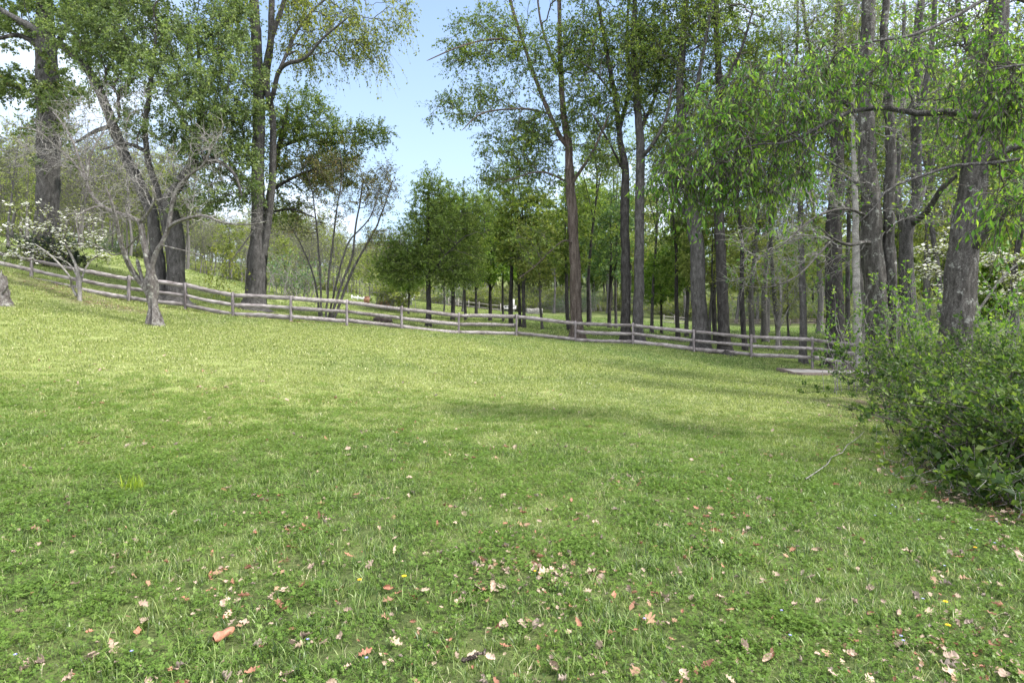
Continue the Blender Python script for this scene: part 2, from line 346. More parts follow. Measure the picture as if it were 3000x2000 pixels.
ground = mesh('ground', np.stack([GX, GY, GZ], -1).reshape(-1, 3), [gq], ground_mat(), tint=soil(GX, GY).ravel(), smooth=True)
setp(ground, kind='structure')

# ------------------------------------------------------------------ growing trees
def grow(stems, atts, o):
    """stems: list of (pts (n,3), radii (n,)); atts (m,3) points the branches reach for.
    returns stem data, branch paths/radii, twig paths"""
    g = np.random.default_rng(o.get('seed', 1))
    pos = []; pl = []; tan = []; rad = []; own = []
    for si, (pt, rd) in enumerate(stems):
        L_ = np.r_[0, np.cumsum(np.linalg.norm(np.diff(pt, axis=0), axis=1))]
        hh = o.get('bare', 0.0)
        for k in range(0, len(pt), 2):
            if pt[k, 2] < pt[0, 2] + hh and si < o.get('nbare', 1): continue
            pos.append(pt[k]); pl.append(L_[k] * .4); tan.append(norm(pt[min(k + 1, len(pt) - 1)] - pt[max(k - 1, 0)])); rad.append(rd[k]); own.append((-1, si))
    pos = np.array(pos); pl = np.array(pl); tan = np.array(tan); rad = np.array(rad)
    if len(atts) == 0: return np.zeros((0, 8, 3)), np.zeros((0, 8)), np.zeros((0, 4, 3))
    # nearest first
    dmin = np.sqrt(((atts[:, None] - pos[None]) ** 2).sum(-1)).min(1); atts = atts[np.argsort(dmin)]
    B = []; cnt = []; par = []
    up = o.get('up', .5); bf = o.get('bf', .35); nP = 8
    own = list(own)
    for a in atts:
        d = a - pos; ds = np.linalg.norm(d, axis=1)
        cosv = (d * tan).sum(1) / (ds + 1e-6)
        cost = ds * (1 + .5 * np.clip(-cosv, 0, 1)) + bf * pl + up * np.clip(pos[:, 2] - a[2] + .25 * ds, 0, None)
        k = int(np.argmin(cost)); p0 = pos[k]; ln = ds[k]
        if ln < .05: continue
        dr = d[k] / ln
        c1 = p0 + (tan[k] * .5 + dr * .6 + np.array([0, 0, .18 * up])) * ln * .4
        c2 = a - (dr * .7 + np.array([0, 0, o.get('tipup', .15)])) * ln * .3
        s = np.linspace(0, 1, nP)[:, None]
        path = (1 - s) ** 3 * p0 + 3 * (1 - s) ** 2 * s * c1 + 3 * (1 - s) * s * s * c2 + s ** 3 * a
        path[1:-1] += g.normal(0, o.get('wig', .03) * min(ln, 3), (nP - 2, 3))
        bi = len(B); B.append(path); cnt.append(np.ones(nP)); par.append(own[k] + (rad[k],))
        tt = norm(np.gradient(path, axis=0)); seg = np.r_[0, np.cumsum(np.linalg.norm(np.diff(path, axis=0), axis=1))]
        pos = np.vstack([pos, path[2:]]); tan = np.vstack([tan, tt[2:]]); pl = np.r_[pl, pl[k] + seg[2:]]; rad = np.r_[rad, np.full(nP - 2, rad[k] * .7)]
        own += [(bi, j) for j in range(2, nP)]
    for i in range(len(B) - 1, -1, -1):
        pb, pj, _ = par[i]
        if pb >= 0: cnt[pb][:pj + 1] += cnt[i][0]
    Bp = np.array(B); c = np.array(cnt)
    r0 = o.get('r0', .009); Br = r0 * c ** o.get('rexp', .47); Br[:, -1] *= .6
    for i in range(len(B)):
        pb, pj, rs = par[i]
        lim = .62 * rs if pb < 0 else Br[pb][pj] * .95
        Br[i] = np.minimum(Br[i], max(lim, r0))
    # twigs
    nt_ = o.get('ntw', 5); tl = o.get('tl', .55); ts = []
    m = len(Bp)
    bi = np.repeat(np.arange(m), nt_); u = g.uniform(o.get('t0', .3), 1, len(bi)) * (nP - 1); u = np.where(g.random(len(u)) < .3, nP - 1.001, u)
    i0 = np.clip(u.astype(int), 0, nP - 2); fr = (u - i0)[:, None]
    p = Bp[bi, i0] * (1 - fr) + Bp[bi, i0 + 1] * fr; td = norm(Bp[bi, i0 + 1] - Bp[bi, i0])
    dv = norm(td * .7 + g.normal(0, .55, p.shape) + np.array([0, 0, o.get('twup', .15)]))
    ln = tl * g.uniform(.5, 1.3, len(p))[:, None]
    bend = g.normal(0, .12, p.shape) + np.array([0, 0, -o.get('sag', .1)])
    ts = np.stack([p, p + dv * ln * .35 + bend * ln * .1, p + dv * ln * .7 + bend * ln * .4, p + dv * ln + bend * ln], 1)
    return Bp, Br, ts

def leaves(tw, n, o, g, size=None):
    """n leaves per twig -> V, T, tint"""
    if len(tw) == 0 or n == 0: return np.zeros((0, 3)), np.zeros((0, 3), int), np.zeros(0)
    tot = int(len(tw) * n); k = g.integers(0, len(tw), tot)
    t = g.uniform(.1, 1, tot) * 3; i = np.clip(t.astype(int), 0, 2); fr = (t - i)[:, None]
    p = tw[k, i] * (1 - fr) + tw[k, i + 1] * fr; td = norm(tw[k, i + 1] - tw[k, i])
    s = (size or o.get('leaf', .11)) * g.uniform(.45, 1.4, tot)[:, None]
    d = norm(td * .35 + g.normal(0, .6, p.shape) + np.array([0, 0, -o.get('droop', .25)]))
    nn = norm(g.normal(0, .55, p.shape) + np.array([0, 0, o.get('flat', .8)]))
    side = norm(np.cross(d, nn)); nn = np.cross(side, d)
    wd = o.get('lw', .34)
    p = p + g.normal(0, o.get('scat', .04), p.shape)
    b = p; tip = p + d * s - nn * s * .18 * g.uniform(0, 1.5, (tot, 1)); mid = p + d * s * .46
    lf = mid + side * s * wd + nn * s * .07; rt = mid - side * s * wd + nn * s * .07
    V = np.stack([b, rt, tip, lf], 1).reshape(-1, 3)
    base = np.arange(tot)[:, None] * 4
    T = np.concatenate([base + np.array([[0, 1, 2]]), base + np.array([[0, 2, 3]])], 0)
    bt = np.clip(g.normal(.5, .2, len(tw))[k] + g.normal(0, .24, tot), 0, 1)
    return V, T, np.repeat(bt, 4)

def flowers(tw, n, g, size):
    """four-petalled open flowers facing up"""
    tot = int(len(tw) * n); k = g.integers(0, len(tw), tot); t = g.uniform(.3, 1, tot)[:, None]
    p = tw[k, 0] * (1 - t) + tw[k, 3] * t + np.array([0, 0, .04]) + g.normal(0, .03, (tot, 3))
    nn = norm(g.normal(0, .3, (tot, 3)) + np.array([0, 0, 1])); a = norm(np.cross(nn, norm(g.normal(0, 1, (tot, 3))))); b = np.cross(nn, a)
    s = size * g.uniform(.7, 1.2, (tot, 1)); Vs = []; Ts = []; n0 = 0
    for q in range(4):
        e = [a, b, -a, -b][q]; f = [b, -a, -b, a][q]
        V = np.stack([p, p + e * s * .6 + f * s * .4 + nn * s * .12, p + e * s + nn * s * .2, p + e * s * .6 - f * s * .4 + nn * s * .12], 1).reshape(-1, 3)
        bs = np.arange(tot)[:, None] * 4 + n0; Vs.append(V); Ts += [bs + np.array([[0, 1, 2]]), bs + np.array([[0, 2, 3]])]; n0 += len(V)
    return np.concatenate(Vs), np.concatenate(Ts), np.clip(g.normal(.6, .2, n0), 0, 1)

def build_tree(name, loc, label, cat, stems, atts, o, group=None, extra=None):
    """stems already relative to loc"""
    g = np.random.default_rng(o.get('seed', 1) + 100)
    root = empty(name, loc, label, cat, group)
    bark = BARK[o.get('bark', 'grey')]
    for i, (pt, rd) in enumerate(stems):
        ns = 22 if rd.max() > .1 else (12 if rd.max() > .04 else 7)
        V, q = tubes(pt[None], rd[None], ns, ridge=o.get('ridge', .045) if rd.max() > .05 else .03, seed=i + o.get('seed', 1))
        mesh('trunk' if i < o.get('ntrunk', 1) else 'limb', V, [q], bark, root, smooth=True)
    Bp, Br, tw = grow(stems, atts, o)
    if len(Bp):
        V1, q1 = tubes(Bp, Br, 6); tr = np.tile(np.array([.0055, .0045, .0035, .002]) * o.get('twr', 1), (len(tw), 1))
        V2, q2 = tubes(tw, tr, 3)
        mesh('branches', np.concatenate([V1, V2]), [np.concatenate([q1, q2 + len(V1)])], BARK[o.get('tbark', 'twig')], root, smooth=True)
    if o.get('nl', 0) and len(tw):
        V, T, ti = leaves(tw, o['nl'], o, g); mesh('crown', V, [T], LEAF[o['mat']], root, tint=ti)
    if extra:                                      # a second crown colour on its own share of the twigs
        for en, emat, esel, enl, esz in extra:
            sel = tw[esel(tw + np.array(loc))]
            if len(sel):
                if en == 'blossom': V, T, ti = flowers(sel, enl, g, esz)
                else: V, T, ti = leaves(sel, enl, o, g, esz)
                mesh(en, V, [T], LEAF[emat], root, tint=ti)
    return root

def px_stem(pts, Y, w, loc, ground_first, seed, wig=.012, dY=None):
    """picture polyline at depth Y with widths in px -> stem"""
    g = np.random.default_rng(seed)
    q = []
    for k, p in enumerate(pts):
        y = Y + (p[2] if len(p) > 2 else 0)
        q.append(P(p[0], p[1], y))
    q = np.array(q)
    if ground_first: q[0, 2] = gz(q[0, 0], q[0, 1]) - .12
    L_ = np.linalg.norm(np.diff(q, axis=0), axis=1).sum()
    n = int(np.clip(L_ / (.16 if ground_first else .2), 10, 90))
    if np.isscalar(w): w = (w, w)
    ww = np.interp(np.linspace(0, 1, len(pts)), np.linspace(0, 1, len(w)), w)
    r = resample(np.c_[q, ww[:, None] / F * Y / 2], n)
    pt, rd = r[:, :3], r[:, 3]
    nz = g.normal(0, 1, (n, 3)); ker = np.exp(-np.linspace(-2, 2, 7) ** 2); ker /= ker.sum()
    nz = np.stack([np.convolve(nz[:, k], ker, 'same') for k in range(3)], -1) * wig * L_ / 6
    nz[0] = 0; pt = pt + nz * np.array([1, 1, .3])
    if ground_first:
        h = pt[:, 2] - pt[0, 2]; rd = rd * (1 + 1.2 * min(1, rd[0] / .3) * np.exp(-h / .3))
    else: rd[-1] *= .5
    return pt - np.asarray(loc), rd

def px_atts(blobs, Y, loc, g, am=1.0):
    a = []
    for b in blobs:
        cx, cy, rx, ry, n = b[:5]; n = int(n * am + .5); rx, ry = rx * 1.06, ry * 1.06; dY = b[5] if len(b) > 5 else 0
        q = g.normal(0, 1, (n, 3)); q = q / np.linalg.norm(q, axis=1, keepdims=True) * g.random((n, 1)) ** .4
        dep = (b[6] if len(b) > 6 else min(.75 * rx, 1.3 * ry) / F * Y)
        y = Y + dY + q[:, 1] * dep
        a.append(np.stack([(cx + q[:, 0] * rx - CX) / F * y, y, EYE - (cy + q[:, 2] * ry - HY) / F * y], -1))
    return np.concatenate(a) - np.asarray(loc) if a else np.zeros((0, 3))

def tree(name, label, Y, stems, blobs, cat='tree', extra=None, group=None, **o):
    b = stems[0][0][0]; X = (b[0] - CX) / F * Y
    loc = (X, Y, float(gz(X, Y)))
    seed = o.get('seed', int(abs(X * 97 + Y * 13)) + 1); o['seed'] = seed
    ss = []
    for i, s in enumerate(stems):
        ss.append(px_stem(s[0], Y, s[1], loc, i < o.get('nground', 1), seed + i, o.get('swig', .012)))
    return build_tree(name, loc, label, cat, ss, px_atts(blobs, Y, loc, np.random.default_rng(seed + 5), o.get('am', 1.0)), o, group, extra)
#SECTION_END_CORE

# ------------------------------------------------------------------ fence
def wood_mat(name, dark, mid, light, sc_=(3, 40, 40)):
    m, n, l, p = new_mat(name); tcd = n.new('ShaderNodeTexCoord'); oi = n.new('ShaderNodeObjectInfo'); g = n.new('ShaderNodeNewGeometry')
    a = noise(n, l, 1, 5, .6, g.outputs['Position'], sc_); b = noise(n, l, 2.2, 4, .6, g.outputs['Position'])
    r = ramp(n, [(.28, dark), (.5, mid), (.72, light)]); l.new(a.outputs['Fac'], r.inputs['Fac'])
    r2 = ramp(n, [(.35, (.55, .52, .52)), (.6, (1, 1, 1))]); l.new(b.outputs['Fac'], r2.inputs['Fac'])
    mu = n.new('ShaderNodeMixRGB'); mu.blend_type = 'MULTIPLY'; mu.inputs['Fac'].default_value = .8; l.new(r.outputs[0], mu.inputs['Color1']); l.new(r2.outputs[0], mu.inputs['Color2'])
    rv = n.new('ShaderNodeMapRange'); rv.inputs['To Min'].default_value = .75; rv.inputs['To Max'].default_value = 1.15; l.new(oi.outputs['Random'], rv.inputs['Value'])
    hs = n.new('ShaderNodeHueSaturation'); l.new(mu.outputs[0], hs.inputs['Color']); l.new(rv.outputs[0], hs.inputs['Value'])
    l.new(hs.outputs[0], p.inputs['Base Color']); p.inputs['Roughness'].default_value = .9; p.inputs['Specular IOR Level'].default_value = .15
    bu = n.new('ShaderNodeBump'); bu.inputs['Strength'].default_value = .5; bu.inputs['Distance'].default_value = .01; l.new(a.outputs['Fac'], bu.inputs['Height']); l.new(bu.outputs[0], p.inputs['Normal'])
    return m
M_RAIL = wood_mat('weathered_rail', (.07, .06, .06), (.23, .21, .215), (.42, .395, .405))
M_POST = wood_mat('weathered_post', (.08, .07, .072), (.2, .18, .19), (.36, .335, .35), (40, 40, 3))
TOPS = [560, 590, 612, 633, 649, 671, 678, 688, 703, 718, 721, 736, 741, 756, 768, 774, 788]
c0 = np.array([(POSTS[9][0] - CX) / F * 27.0, 27.0, 0])
fence = empty('rail_fence', (float(c0[0]), 27.0, float(gz(c0[0], 27.0))), 'weathered grey three-rail wooden fence running across the back of the near lawn', 'fence')
fo = np.array(fence.location)
tops = []
for (px, Y, by), ty in zip(POSTS, TOPS):
    b = P(px, by, Y); b[2] = float(gz(b[0], b[1])); t = P(px, ty, Y); tops.append(t)
    mb = MB(); n = 8; h = t[2] - b[2] + .45
    ln = rng.normal(0, .012, 2)
    prof = np.array([(-.05, -.045), (.05, -.045), (.052, .045), (-.05, .047)])
    V = []
    for i in range(n + 1):
        s = i / n; V += [(b[0] + x * (1 - .1 * s) + ln[0] * s * h + rng.normal(0, .003), b[1] + y * (1 - .1 * s) + ln[1] * s * h + rng.normal(0, .003), b[2] - .45 + s * h + (rng.normal(0, .012) if i == n else 0)) for x, y in prof]
    q = [(i * 4 + k, i * 4 + (k + 1) % 4, i * 4 + 4 + (k + 1) % 4, i * 4 + 4 + k) for i in range(n) for k in range(4)] + [(n * 4, n * 4 + 1, n * 4 + 2, n * 4 + 3)]
    mb.add(V, q); mb.out('post', M_POST, fence, off=fo)
def rail(a, b, hgt, wid, thick, overlap=.02, drop=(0, 0)):
    d = b - a; ln = np.linalg.norm(d[:2]); e = norm(d[:2]); e3 = np.array([e[0], e[1], 0]); nrm = np.array([-e[1], e[0], 0])
    n = 14; V = []; sag = rng.normal(0, .012); w0 = rng.uniform(.9, 1.12)
    ph = rng.uniform(0, 6, 2)
    for i in range(n + 1):
        s = i / n; p = a + d * s + np.array([0, 0, hgt + sag * math.sin(math.pi * s) + drop[0] * (1 - s) + drop[1] * s]) + e3 * (overlap * (2 * s - 1)) + nrm * (.012 * math.sin(3 * s + ph[0]))
        up = wid * w0 * (.5 + .05 * math.sin(7 * s + ph[0]) + rng.normal(0, .03)); dn = wid * w0 * (.5 + .05 * math.sin(5 * s + ph[1]) + rng.normal(0, .03))
        for (x, z) in ((-thick / 2, -dn), (thick / 2, -dn + .004), (thick / 2 * .9, up), (-thick / 2 * .9, up + .004)): V.append(p + nrm * x + np.array([0, 0, z]))
    q = [(i * 4 + k, i * 4 + (k + 1) % 4, i * 4 + 4 + (k + 1) % 4, i * 4 + 4 + k) for i in range(n) for k in range(4)] + [(0, 3, 2, 1), (n * 4, n * 4 + 1, n * 4 + 2, n * 4 + 3)]
    mb = MB(); mb.add(V, q); mb.out('rail', M_RAIL, fence, off=fo)
for i in range(len(tops) - 1):
    for hgt, wd in ((-.13, .16), (-.52, .15), (-.9, .17)):
        if hgt == -.52 and i == 10: continue                       # one middle rail is missing
        j = rng.normal(0, .012, 2)
        rail(tops[i] + np.array([0, -.012 + .03 * (i % 2), 0]), tops[i + 1] + np.array([0, -.012 + .03 * (i % 2), 0]), hgt, wd, .045, -.004, j)
e_ = tops[0] - tops[1]
for hgt in (-.13, -.52, -.91): rail(tops[0] + e_ * .98 + np.array([0, 0, .25]), tops[0], hgt, .15, .045, -.004)

# ------------------------------------------------------------------ the trees that can be told apart
G_F = 'trees growing along and behind the fence'
tree('oak_tree', 'massive dark trunk with fuzzy side twigs at far left behind the white dogwood', 30,
     [([(103, 626), (108, 480), (111, 300), (106, 130), (101, 20), (100, -120)], (46, 44, 44, 40, 30, 20)),
      ([(107, 150), (84, 105), (45, 82), (0, 88, -1), (-60, 100, -2)], (16, 4)), ([(104, 110), (60, 62), (0, 28, 1), (-60, -10)], (18, 8)), ([(112, 130), (150, 70, 1), (190, -20, 2)], (16, 6))],
     [(100, -60, 190, 90, 90), (20, 60, 90, 60, 30), (30, 190, 60, 35, 22), (110, 300, 60, 190, 36, 0, 1.3), (180, 20, 90, 70, 40), (120, 230, 90, 50, 26, -.5)], group=G_F,
     bark='grey', mat='maple', nl=26, leaf=0.122, ntw=6, tl=.6, bare=2.5, up=.3, swig=.006,
     extra=[('russet_leaves', 'red', lambda t: (t[:, 0, 2] < 15.5) & (t[:, 0, 2] > 9.5), 7, .09)])
tree('maple_tree', 'broad maple with three dark stems and dense grey-green crown behind the fence', 26,
     [([(371, 700), (362, 590), (350, 500), (325, 435), (292, 370), (265, 300), (232, 220), (195, 150), (130, 98), (60, 55), (-20, 10)], (33, 26, 24, 23, 22, 20, 18, 16, 13, 8)),
      ([(405, 705), (403, 540), (388, 462), (410, 425), (448, 350), (462, 220, 1), (450, 60, 1.5)], (40, 34, 27, 22, 17, 11, 6)),
      ([(388, 705), (392, 600), (372, 480), (334, 330), (345, 200, -.6), (362, 60, -1)], (20, 17, 15, 12, 9, 5)),
      ([(455, 378), (500, 370, -.6), (538, 400, -1), (556, 450, -1.2)], (12, 4)), ([(448, 385), (520, 350, .5), (590, 330, .8)], (12, 4)),
      ([(262, 290), (222, 300, -.8), (170, 330, -1.2)], (12, 4)), ([(340, 350), (290, 330, -.8), (230, 345, -1.5)], (10, 4))],
     [(400, 170, 215, 150, 150), (300, 70, 150, 110, 80), (525, 250, 80, 90, 36), (480, 330, 110, 70, 40), (515, 70, 75, 80, 34), (350, -70, 220, 80, 60), (550, 410, 60, 60, 15), (200, 60, 110, 80, 40), (560, 330, 40, 40, 8), (470, 450, 100, 50, 18)],
     group=G_F, nground=3, ntrunk=3, bark='grey', mat='maple', am=1.4, nl=23, leaf=0.0976, ntw=7, tl=0.78, bare=4, up=.35, nbare=3)
tree('crabapple_tree', 'gnarled pale leafless apple tree with a burled trunk in front of the fence', 20,
     [([(356, 748), (354, 729), (351, 701), (348, 677), (346, 653), (345, 628), (344, 612)], (25, 23, 17, 20, 27, 19, 15)),
      ([(339, 668), (328, 655), (308, 629), (290, 595, -.3), (278, 561, -.5), (262, 480, -.9), (240, 425, -1.2)], (15, 4)),
      ([(338, 662), (328, 643), (318, 612), (314, 594)], (9, 6)),
      ([(344, 618), (337, 589), (329, 559), (320, 512), (300, 500), (240, 478, .4), (212, 450, .6), (197, 412, .7), (160, 310, 1), (120, 255, 1.2)], (15, 13, 12, 10, 9, 8, 6, 4, 3)),
      ([(346, 614), (360, 577), (373, 555), (387, 522), (400, 450), (425, 412), (470, 375, -.3), (488, 330, -.5)], (13, 11, 9, 8, 6, 3)),
      ([(197, 415), (172, 375), (138, 345), (88, 302, -.5), (45, 292, -.8)], (6, 2)),
      ([(200, 415), (205, 370), (218, 335), (240, 298, .5), (262, 250, .8)], (6, 2)),
      ([(321, 512), (344, 482, -.4), (357, 452, -.8), (345, 425, -1)], (7, 2)),
      ([(386, 524), (410, 508, -.5), (465, 495, -1), (512, 511, -1.4), (575, 515, -1.8), (620, 506, -2)], (8, 2)),
      ([(369, 562), (396, 569, -.4), (430, 577, -.7), (475, 590, -1)], (4, 1.5)),
      ([(240, 478), (222, 474, -.4), (190, 488, -.8), (175, 502, -1), (180, 540, -1.1), (186, 572, -1.1)], (5, 1.5)),
      ([(320, 540), (270, 585, .6), (228, 567, 1), (195, 552, 1.2)], (4, 1.5))],
     [(200, 330, 150, 110, 90), (430, 400, 100, 90, 44), (300, 430, 110, 70, 46), (250, 240, 110, 60, 34), (90, 360, 70, 80, 26), (230, 500, 90, 50, 26), (480, 330, 60, 60, 16), (540, 500, 70, 30, 10)],
     bark='apple', tbark='bare', nl=0, ntw=6, tl=.55, r0=.006, ridge=.15, nbare=3, bare=1.6, up=.3, wig=.05, twr=.95, cat='apple tree')
tree('dogwood_tree', 'small white-flowering dogwood in front of the fence at the left', 22.4,
     [([(183, 691), (183, 662), (181, 635), (170, 600), (150, 560)], (9, 8, 6, 4)), ([(176, 680), (164, 657), (160, 635, -.4), (120, 590, -.6), (80, 560, -.8)], (6, 3)), ([(184, 650), (200, 610, .4), (225, 585, .6)], (5, 2)), ([(181, 640), (150, 600, .6), (60, 570, 1), (10, 560, 1.2)], (4, 2))],
     [(60, 520, 90, 12, 24), (150, 540, 95, 12, 26), (100, 572, 110, 10, 26), (200, 592, 70, 9, 16), (40, 592, 80, 9, 18), (170, 505, 70, 12, 16), (70, 480, 70, 12, 12), (-20, 545, 60, 40, 14), (220, 560, 40, 25, 10)],
     bark='bare', am=.85, mat='pale', nl=2.2, leaf=.06, ntw=6, tl=.3, up=.25, tipup=0, twup=.1, flat=1.6, droop=.05, cat='dogwood',
     extra=[('blossom', 'bloom', lambda t: np.ones(len(t), bool), 1.1, .055)])
tree('tulip_tree', 'tall pale grey trunk with paired stems and drooping yellow-green sprays behind the fence', 28,
     [([(584, 717), (587, 650), (590, 590), (591, 550), (593, 480), (592, 400), (595, 300), (594, 200), (588, 80), (582, 0), (576, -130)], (41, 40, 38, 30, 27, 27, 26, 24, 22, 20, 14)),
      ([(602, 585), (612, 540), (624, 430), (627, 330), (625, 260), (612, 190), (622, 90), (624, 0), (630, -110)], (20, 16, 15, 14, 15, 15, 13, 10)),
      ([(604, 190), (618, 110, -.4), (645, 25, -.8), (672, -60, -1.2)], (13, 8)),
      ([(610, 250), (626, 220, -.6), (640, 165, -1), (662, 146, -1.4), (700, 134, -2), (742, 88, -2.6), (800, 40, -3.2)], (12, 10, 8, 6, 3)),
      ([(588, 62), (566, 43, .6), (528, 36, 1)], (6, 2)), ([(640, 165, -1), (690, 60, 0), (760, -10, .4), (850, -40, .6)], (7, 3)), ([(595, 510), (560, 560, -.6), (530, 600, -1)], (4, 2))],
     [(760, 40, 110, 55, 46), (860, 90, 40, 60, 20), (900, 30, 40, 40, 10), (705, 100, 60, 60, 26), (680, 20, 45, 60, 14), (720, -60, 200, 60, 50), (520, -20, 80, 50, 16), (500, 600, 50, 40, 7, -1), (800, 110, 60, 40, 14)],
     group=G_F, bark='grey', mat='yellow', am=1.15, nl=13, leaf=0.1, ntw=6, tl=0.975, sag=.7, droop=.7, twup=-.15, bare=8, up=.25, tipup=-.2, swig=.006)
tree('maple_tree', 'dark layered maple leaning right from behind the tall paired grey stems', 31,
     [([(600, 712), (606, 560), (618, 450), (640, 340), (662, 240)], (18, 15, 13, 10, 6)), ([(618, 440), (690, 400, -1), (760, 380, -1.6)], (8, 3)), ([(640, 340), (720, 310, 1), (820, 305, 1.5)], (8, 3)), ([(612, 490), (670, 480, -1), (720, 500, -1.4)], (6, 2))],
     [(700, 290, 100, 45, 60), (800, 325, 90, 26, 36), (850, 305, 50, 18, 14), (710, 400, 110, 40, 46), (680, 235, 70, 40, 28), (650, 480, 60, 40, 20), (650, 330, 50, 60, 20), (760, 370, 70, 30, 22)],
     group=G_F, bark='dark', mat='olive', am=1.05, nl=15.8, leaf=0.0943, ntw=7, tl=0.78, bare=4, up=.3, tipup=.05,
     extra=[('russet_leaves', 'red', lambda t: (t[:, 0, 2] < 11.0) & (t[:, 0, 2] > 7.5), 9, .1)])
tree('young_tree', 'slender many-stemmed clump with sparse reddish leaves just behind the fence', 29,
     [([(739, 728), (736, 650), (731, 560), (725, 500), (715, 430), (700, 380)], (5, 2)), ([(749, 728), (754, 650), (766, 540), (775, 470), (786, 400), (780, 350)], (5, 2)),
      ([(757, 728), (786, 650), (808, 590), (816, 530), (826, 470), (835, 410)], (6.5, 3)), ([(764, 728), (800, 645), (826, 590), (860, 530), (880, 480), (902, 415)], (6.5, 2.5)), ([(753, 728), (770, 660, -1), (800, 560, -1.5), (850, 500, -2), (872, 430, -2.2)], (5, 2)), ([(735, 728), (722, 640, 1), (690, 560, 1.4), (660, 510, 1.6)], (5, 2))],
     [(720, 390, 75, 50, 36), (800, 420, 70, 60, 40), (870, 450, 50, 55, 34), (890, 400, 26, 30, 8), (760, 470, 70, 50, 22), (690, 520, 40, 40, 12), (850, 540, 40, 40, 10)],
     group=G_F, nground=6, ntrunk=6, nbare=6, bare=3, bark='grey', mat='red', am=1.55, nl=9.36, leaf=0.0738, ntw=5, tl=0.65, up=.2, twup=.3)
tree('round_tree', 'round dense green tree on a thin straight trunk behind the middle of the fence', 32,
     [([(985, 753), (984, 665), (983, 560), (984, 480), (986, 410)], (13, 11, 9, 6, 3)), ([(985, 640), (1020, 590, -1), (1070, 540, -1.4)], (6, 2)), ([(984, 630), (930, 580, .8), (895, 550, 1.2)], (6, 2))],
     [(985, 470, 45, 75, 50), (1020, 550, 95, 85, 90), (930, 570, 65, 75, 56), (1060, 610, 75, 50, 44), (990, 620, 110, 36, 50), (900, 620, 55, 36, 26), (1095, 520, 40, 50, 22), (1050, 460, 50, 50, 22)],
     group=G_F, bark='dark', mat='spring', am=1.55, nl=15, leaf=0.0943, ntw=6, tl=0.715, up=.3, bare=2.2)
tree('hickory_tree', 'straight shaggy brown trunk with sparse dark leaves right of the middle of the fence', 29.5,
     [([(1325, 775), (1323, 700), (1319, 600), (1315, 500), (1309, 430), (1304, 330), (1294, 260), (1289, 180), (1285, 90), (1284, -20), (1286, -120)], (27, 25, 24, 22, 21, 17, 14, 12, 10, 8, 5)),
      ([(1304, 335), (1284, 310), (1262, 262), (1230, 182), (1202, 98), (1174, 10), (1160, -60)], (12, 10, 8, 7, 5)),
      ([(1288, 170), (1262, 120, 1), (1240, 40, 1.6), (1230, -60, 2)], (7, 4)), ([(1318, 560), (1290, 555, -1), (1230, 610, -1.6), (1190, 640, -2)], (4, 2)), ([(1308, 430), (1360, 350, -1), (1400, 260, -1.4)], (8, 3)),
      ([(1262, 262), (1200, 250, -1), (1110, 260, -1.5), (1060, 300, -2)], (5, 2)), ([(1202, 98), (1130, 90, -1), (1050, 110, -1.8), (980, 140, -2.2)], (5, 2)), ([(1308, 420), (1240, 395, -.8), (1150, 420, -1.2)], (5, 2))],
     [(1130, 80, 105, 70, 50), (1100, 235, 85, 50, 36), (1060, 130, 60, 40, 14), (1185, 330, 90, 50, 40), (1245, 140, 100, 85, 56), (1235, 290, 80, 65, 40), (1340, 100, 70, 100, 46), (1140, 410, 60, 22, 12), (1250, 400, 70, 36, 22), (1370, 280, 70, 70, 26), (1230, -60, 160, 60, 50), (1220, 560, 60, 50, 12, -1.5), (1030, 250, 40, 30, 5)],
     group=G_F, bark='brown', ridge=.09, mat='olive', am=1.55, nl=12.2, leaf=0.1, ntw=6, tl=0.845, bare=8, up=.35, tipup=.1, swig=.005)
tree('tall_tree', 'darker left trunk of the close pair rising behind the fence', 29,
     [([(1438, 785), (1437, 650), (1435, 480), (1436, 390), (1424, 320), (1414, 230), (1395, 126), (1372, 0), (1355, -100)], (23, 20, 19, 17, 13, 11, 9, 7, 5)), ([(1422, 300), (1445, 200, 1), (1440, 90, 1.5), (1448, -60, 2)], (10, 5)), ([(1436, 400), (1400, 330, -1), (1360, 260, -1.6)], (6, 3)), ([(1414, 230), (1370, 170, -1), (1330, 140, -1.5)], (5, 2))],
     [(1400, 90, 120, 90, 66), (1360, 220, 80, 70, 34), (1440, 240, 80, 60, 28), (1420, -50, 150, 60, 46), (1400, 360, 70, 40, 16), (1480, 130, 60, 70, 22)],
     group=G_F, bark='dark', mat='olive', am=1.55, nl=12.2, leaf=0.1, ntw=6, tl=0.845, bare=9, up=.35, swig=.006)
tree('tall_tree', 'greyer right trunk of the close pair rising behind the fence', 28.8,
     [([(1465, 786), (1467, 650), (1470, 440), (1470, 330), (1463, 220), (1456, 110), (1458, 0), (1462, -120)], (25, 23, 21, 19, 16, 13, 10, 7)), ([(1470, 365), (1500, 330, -.8), (1530, 270, -1.2), (1545, 190, -1.5)], (10, 4)), ([(1469, 300), (1505, 220, 1), (1520, 110, 1.4), (1530, 0, 2)], (9, 4))],
     [(1520, 70, 90, 80, 54), (1540, 200, 85, 70, 44), (1470, 150, 80, 90, 36), (1500, -60, 140, 60, 46), (1540, 330, 70, 50, 20)],
     group=G_F, bark='grey', mat='olive', am=1.55, nl=13, leaf=0.1, ntw=6, tl=0.845, bare=8, up=.35, swig=.006)
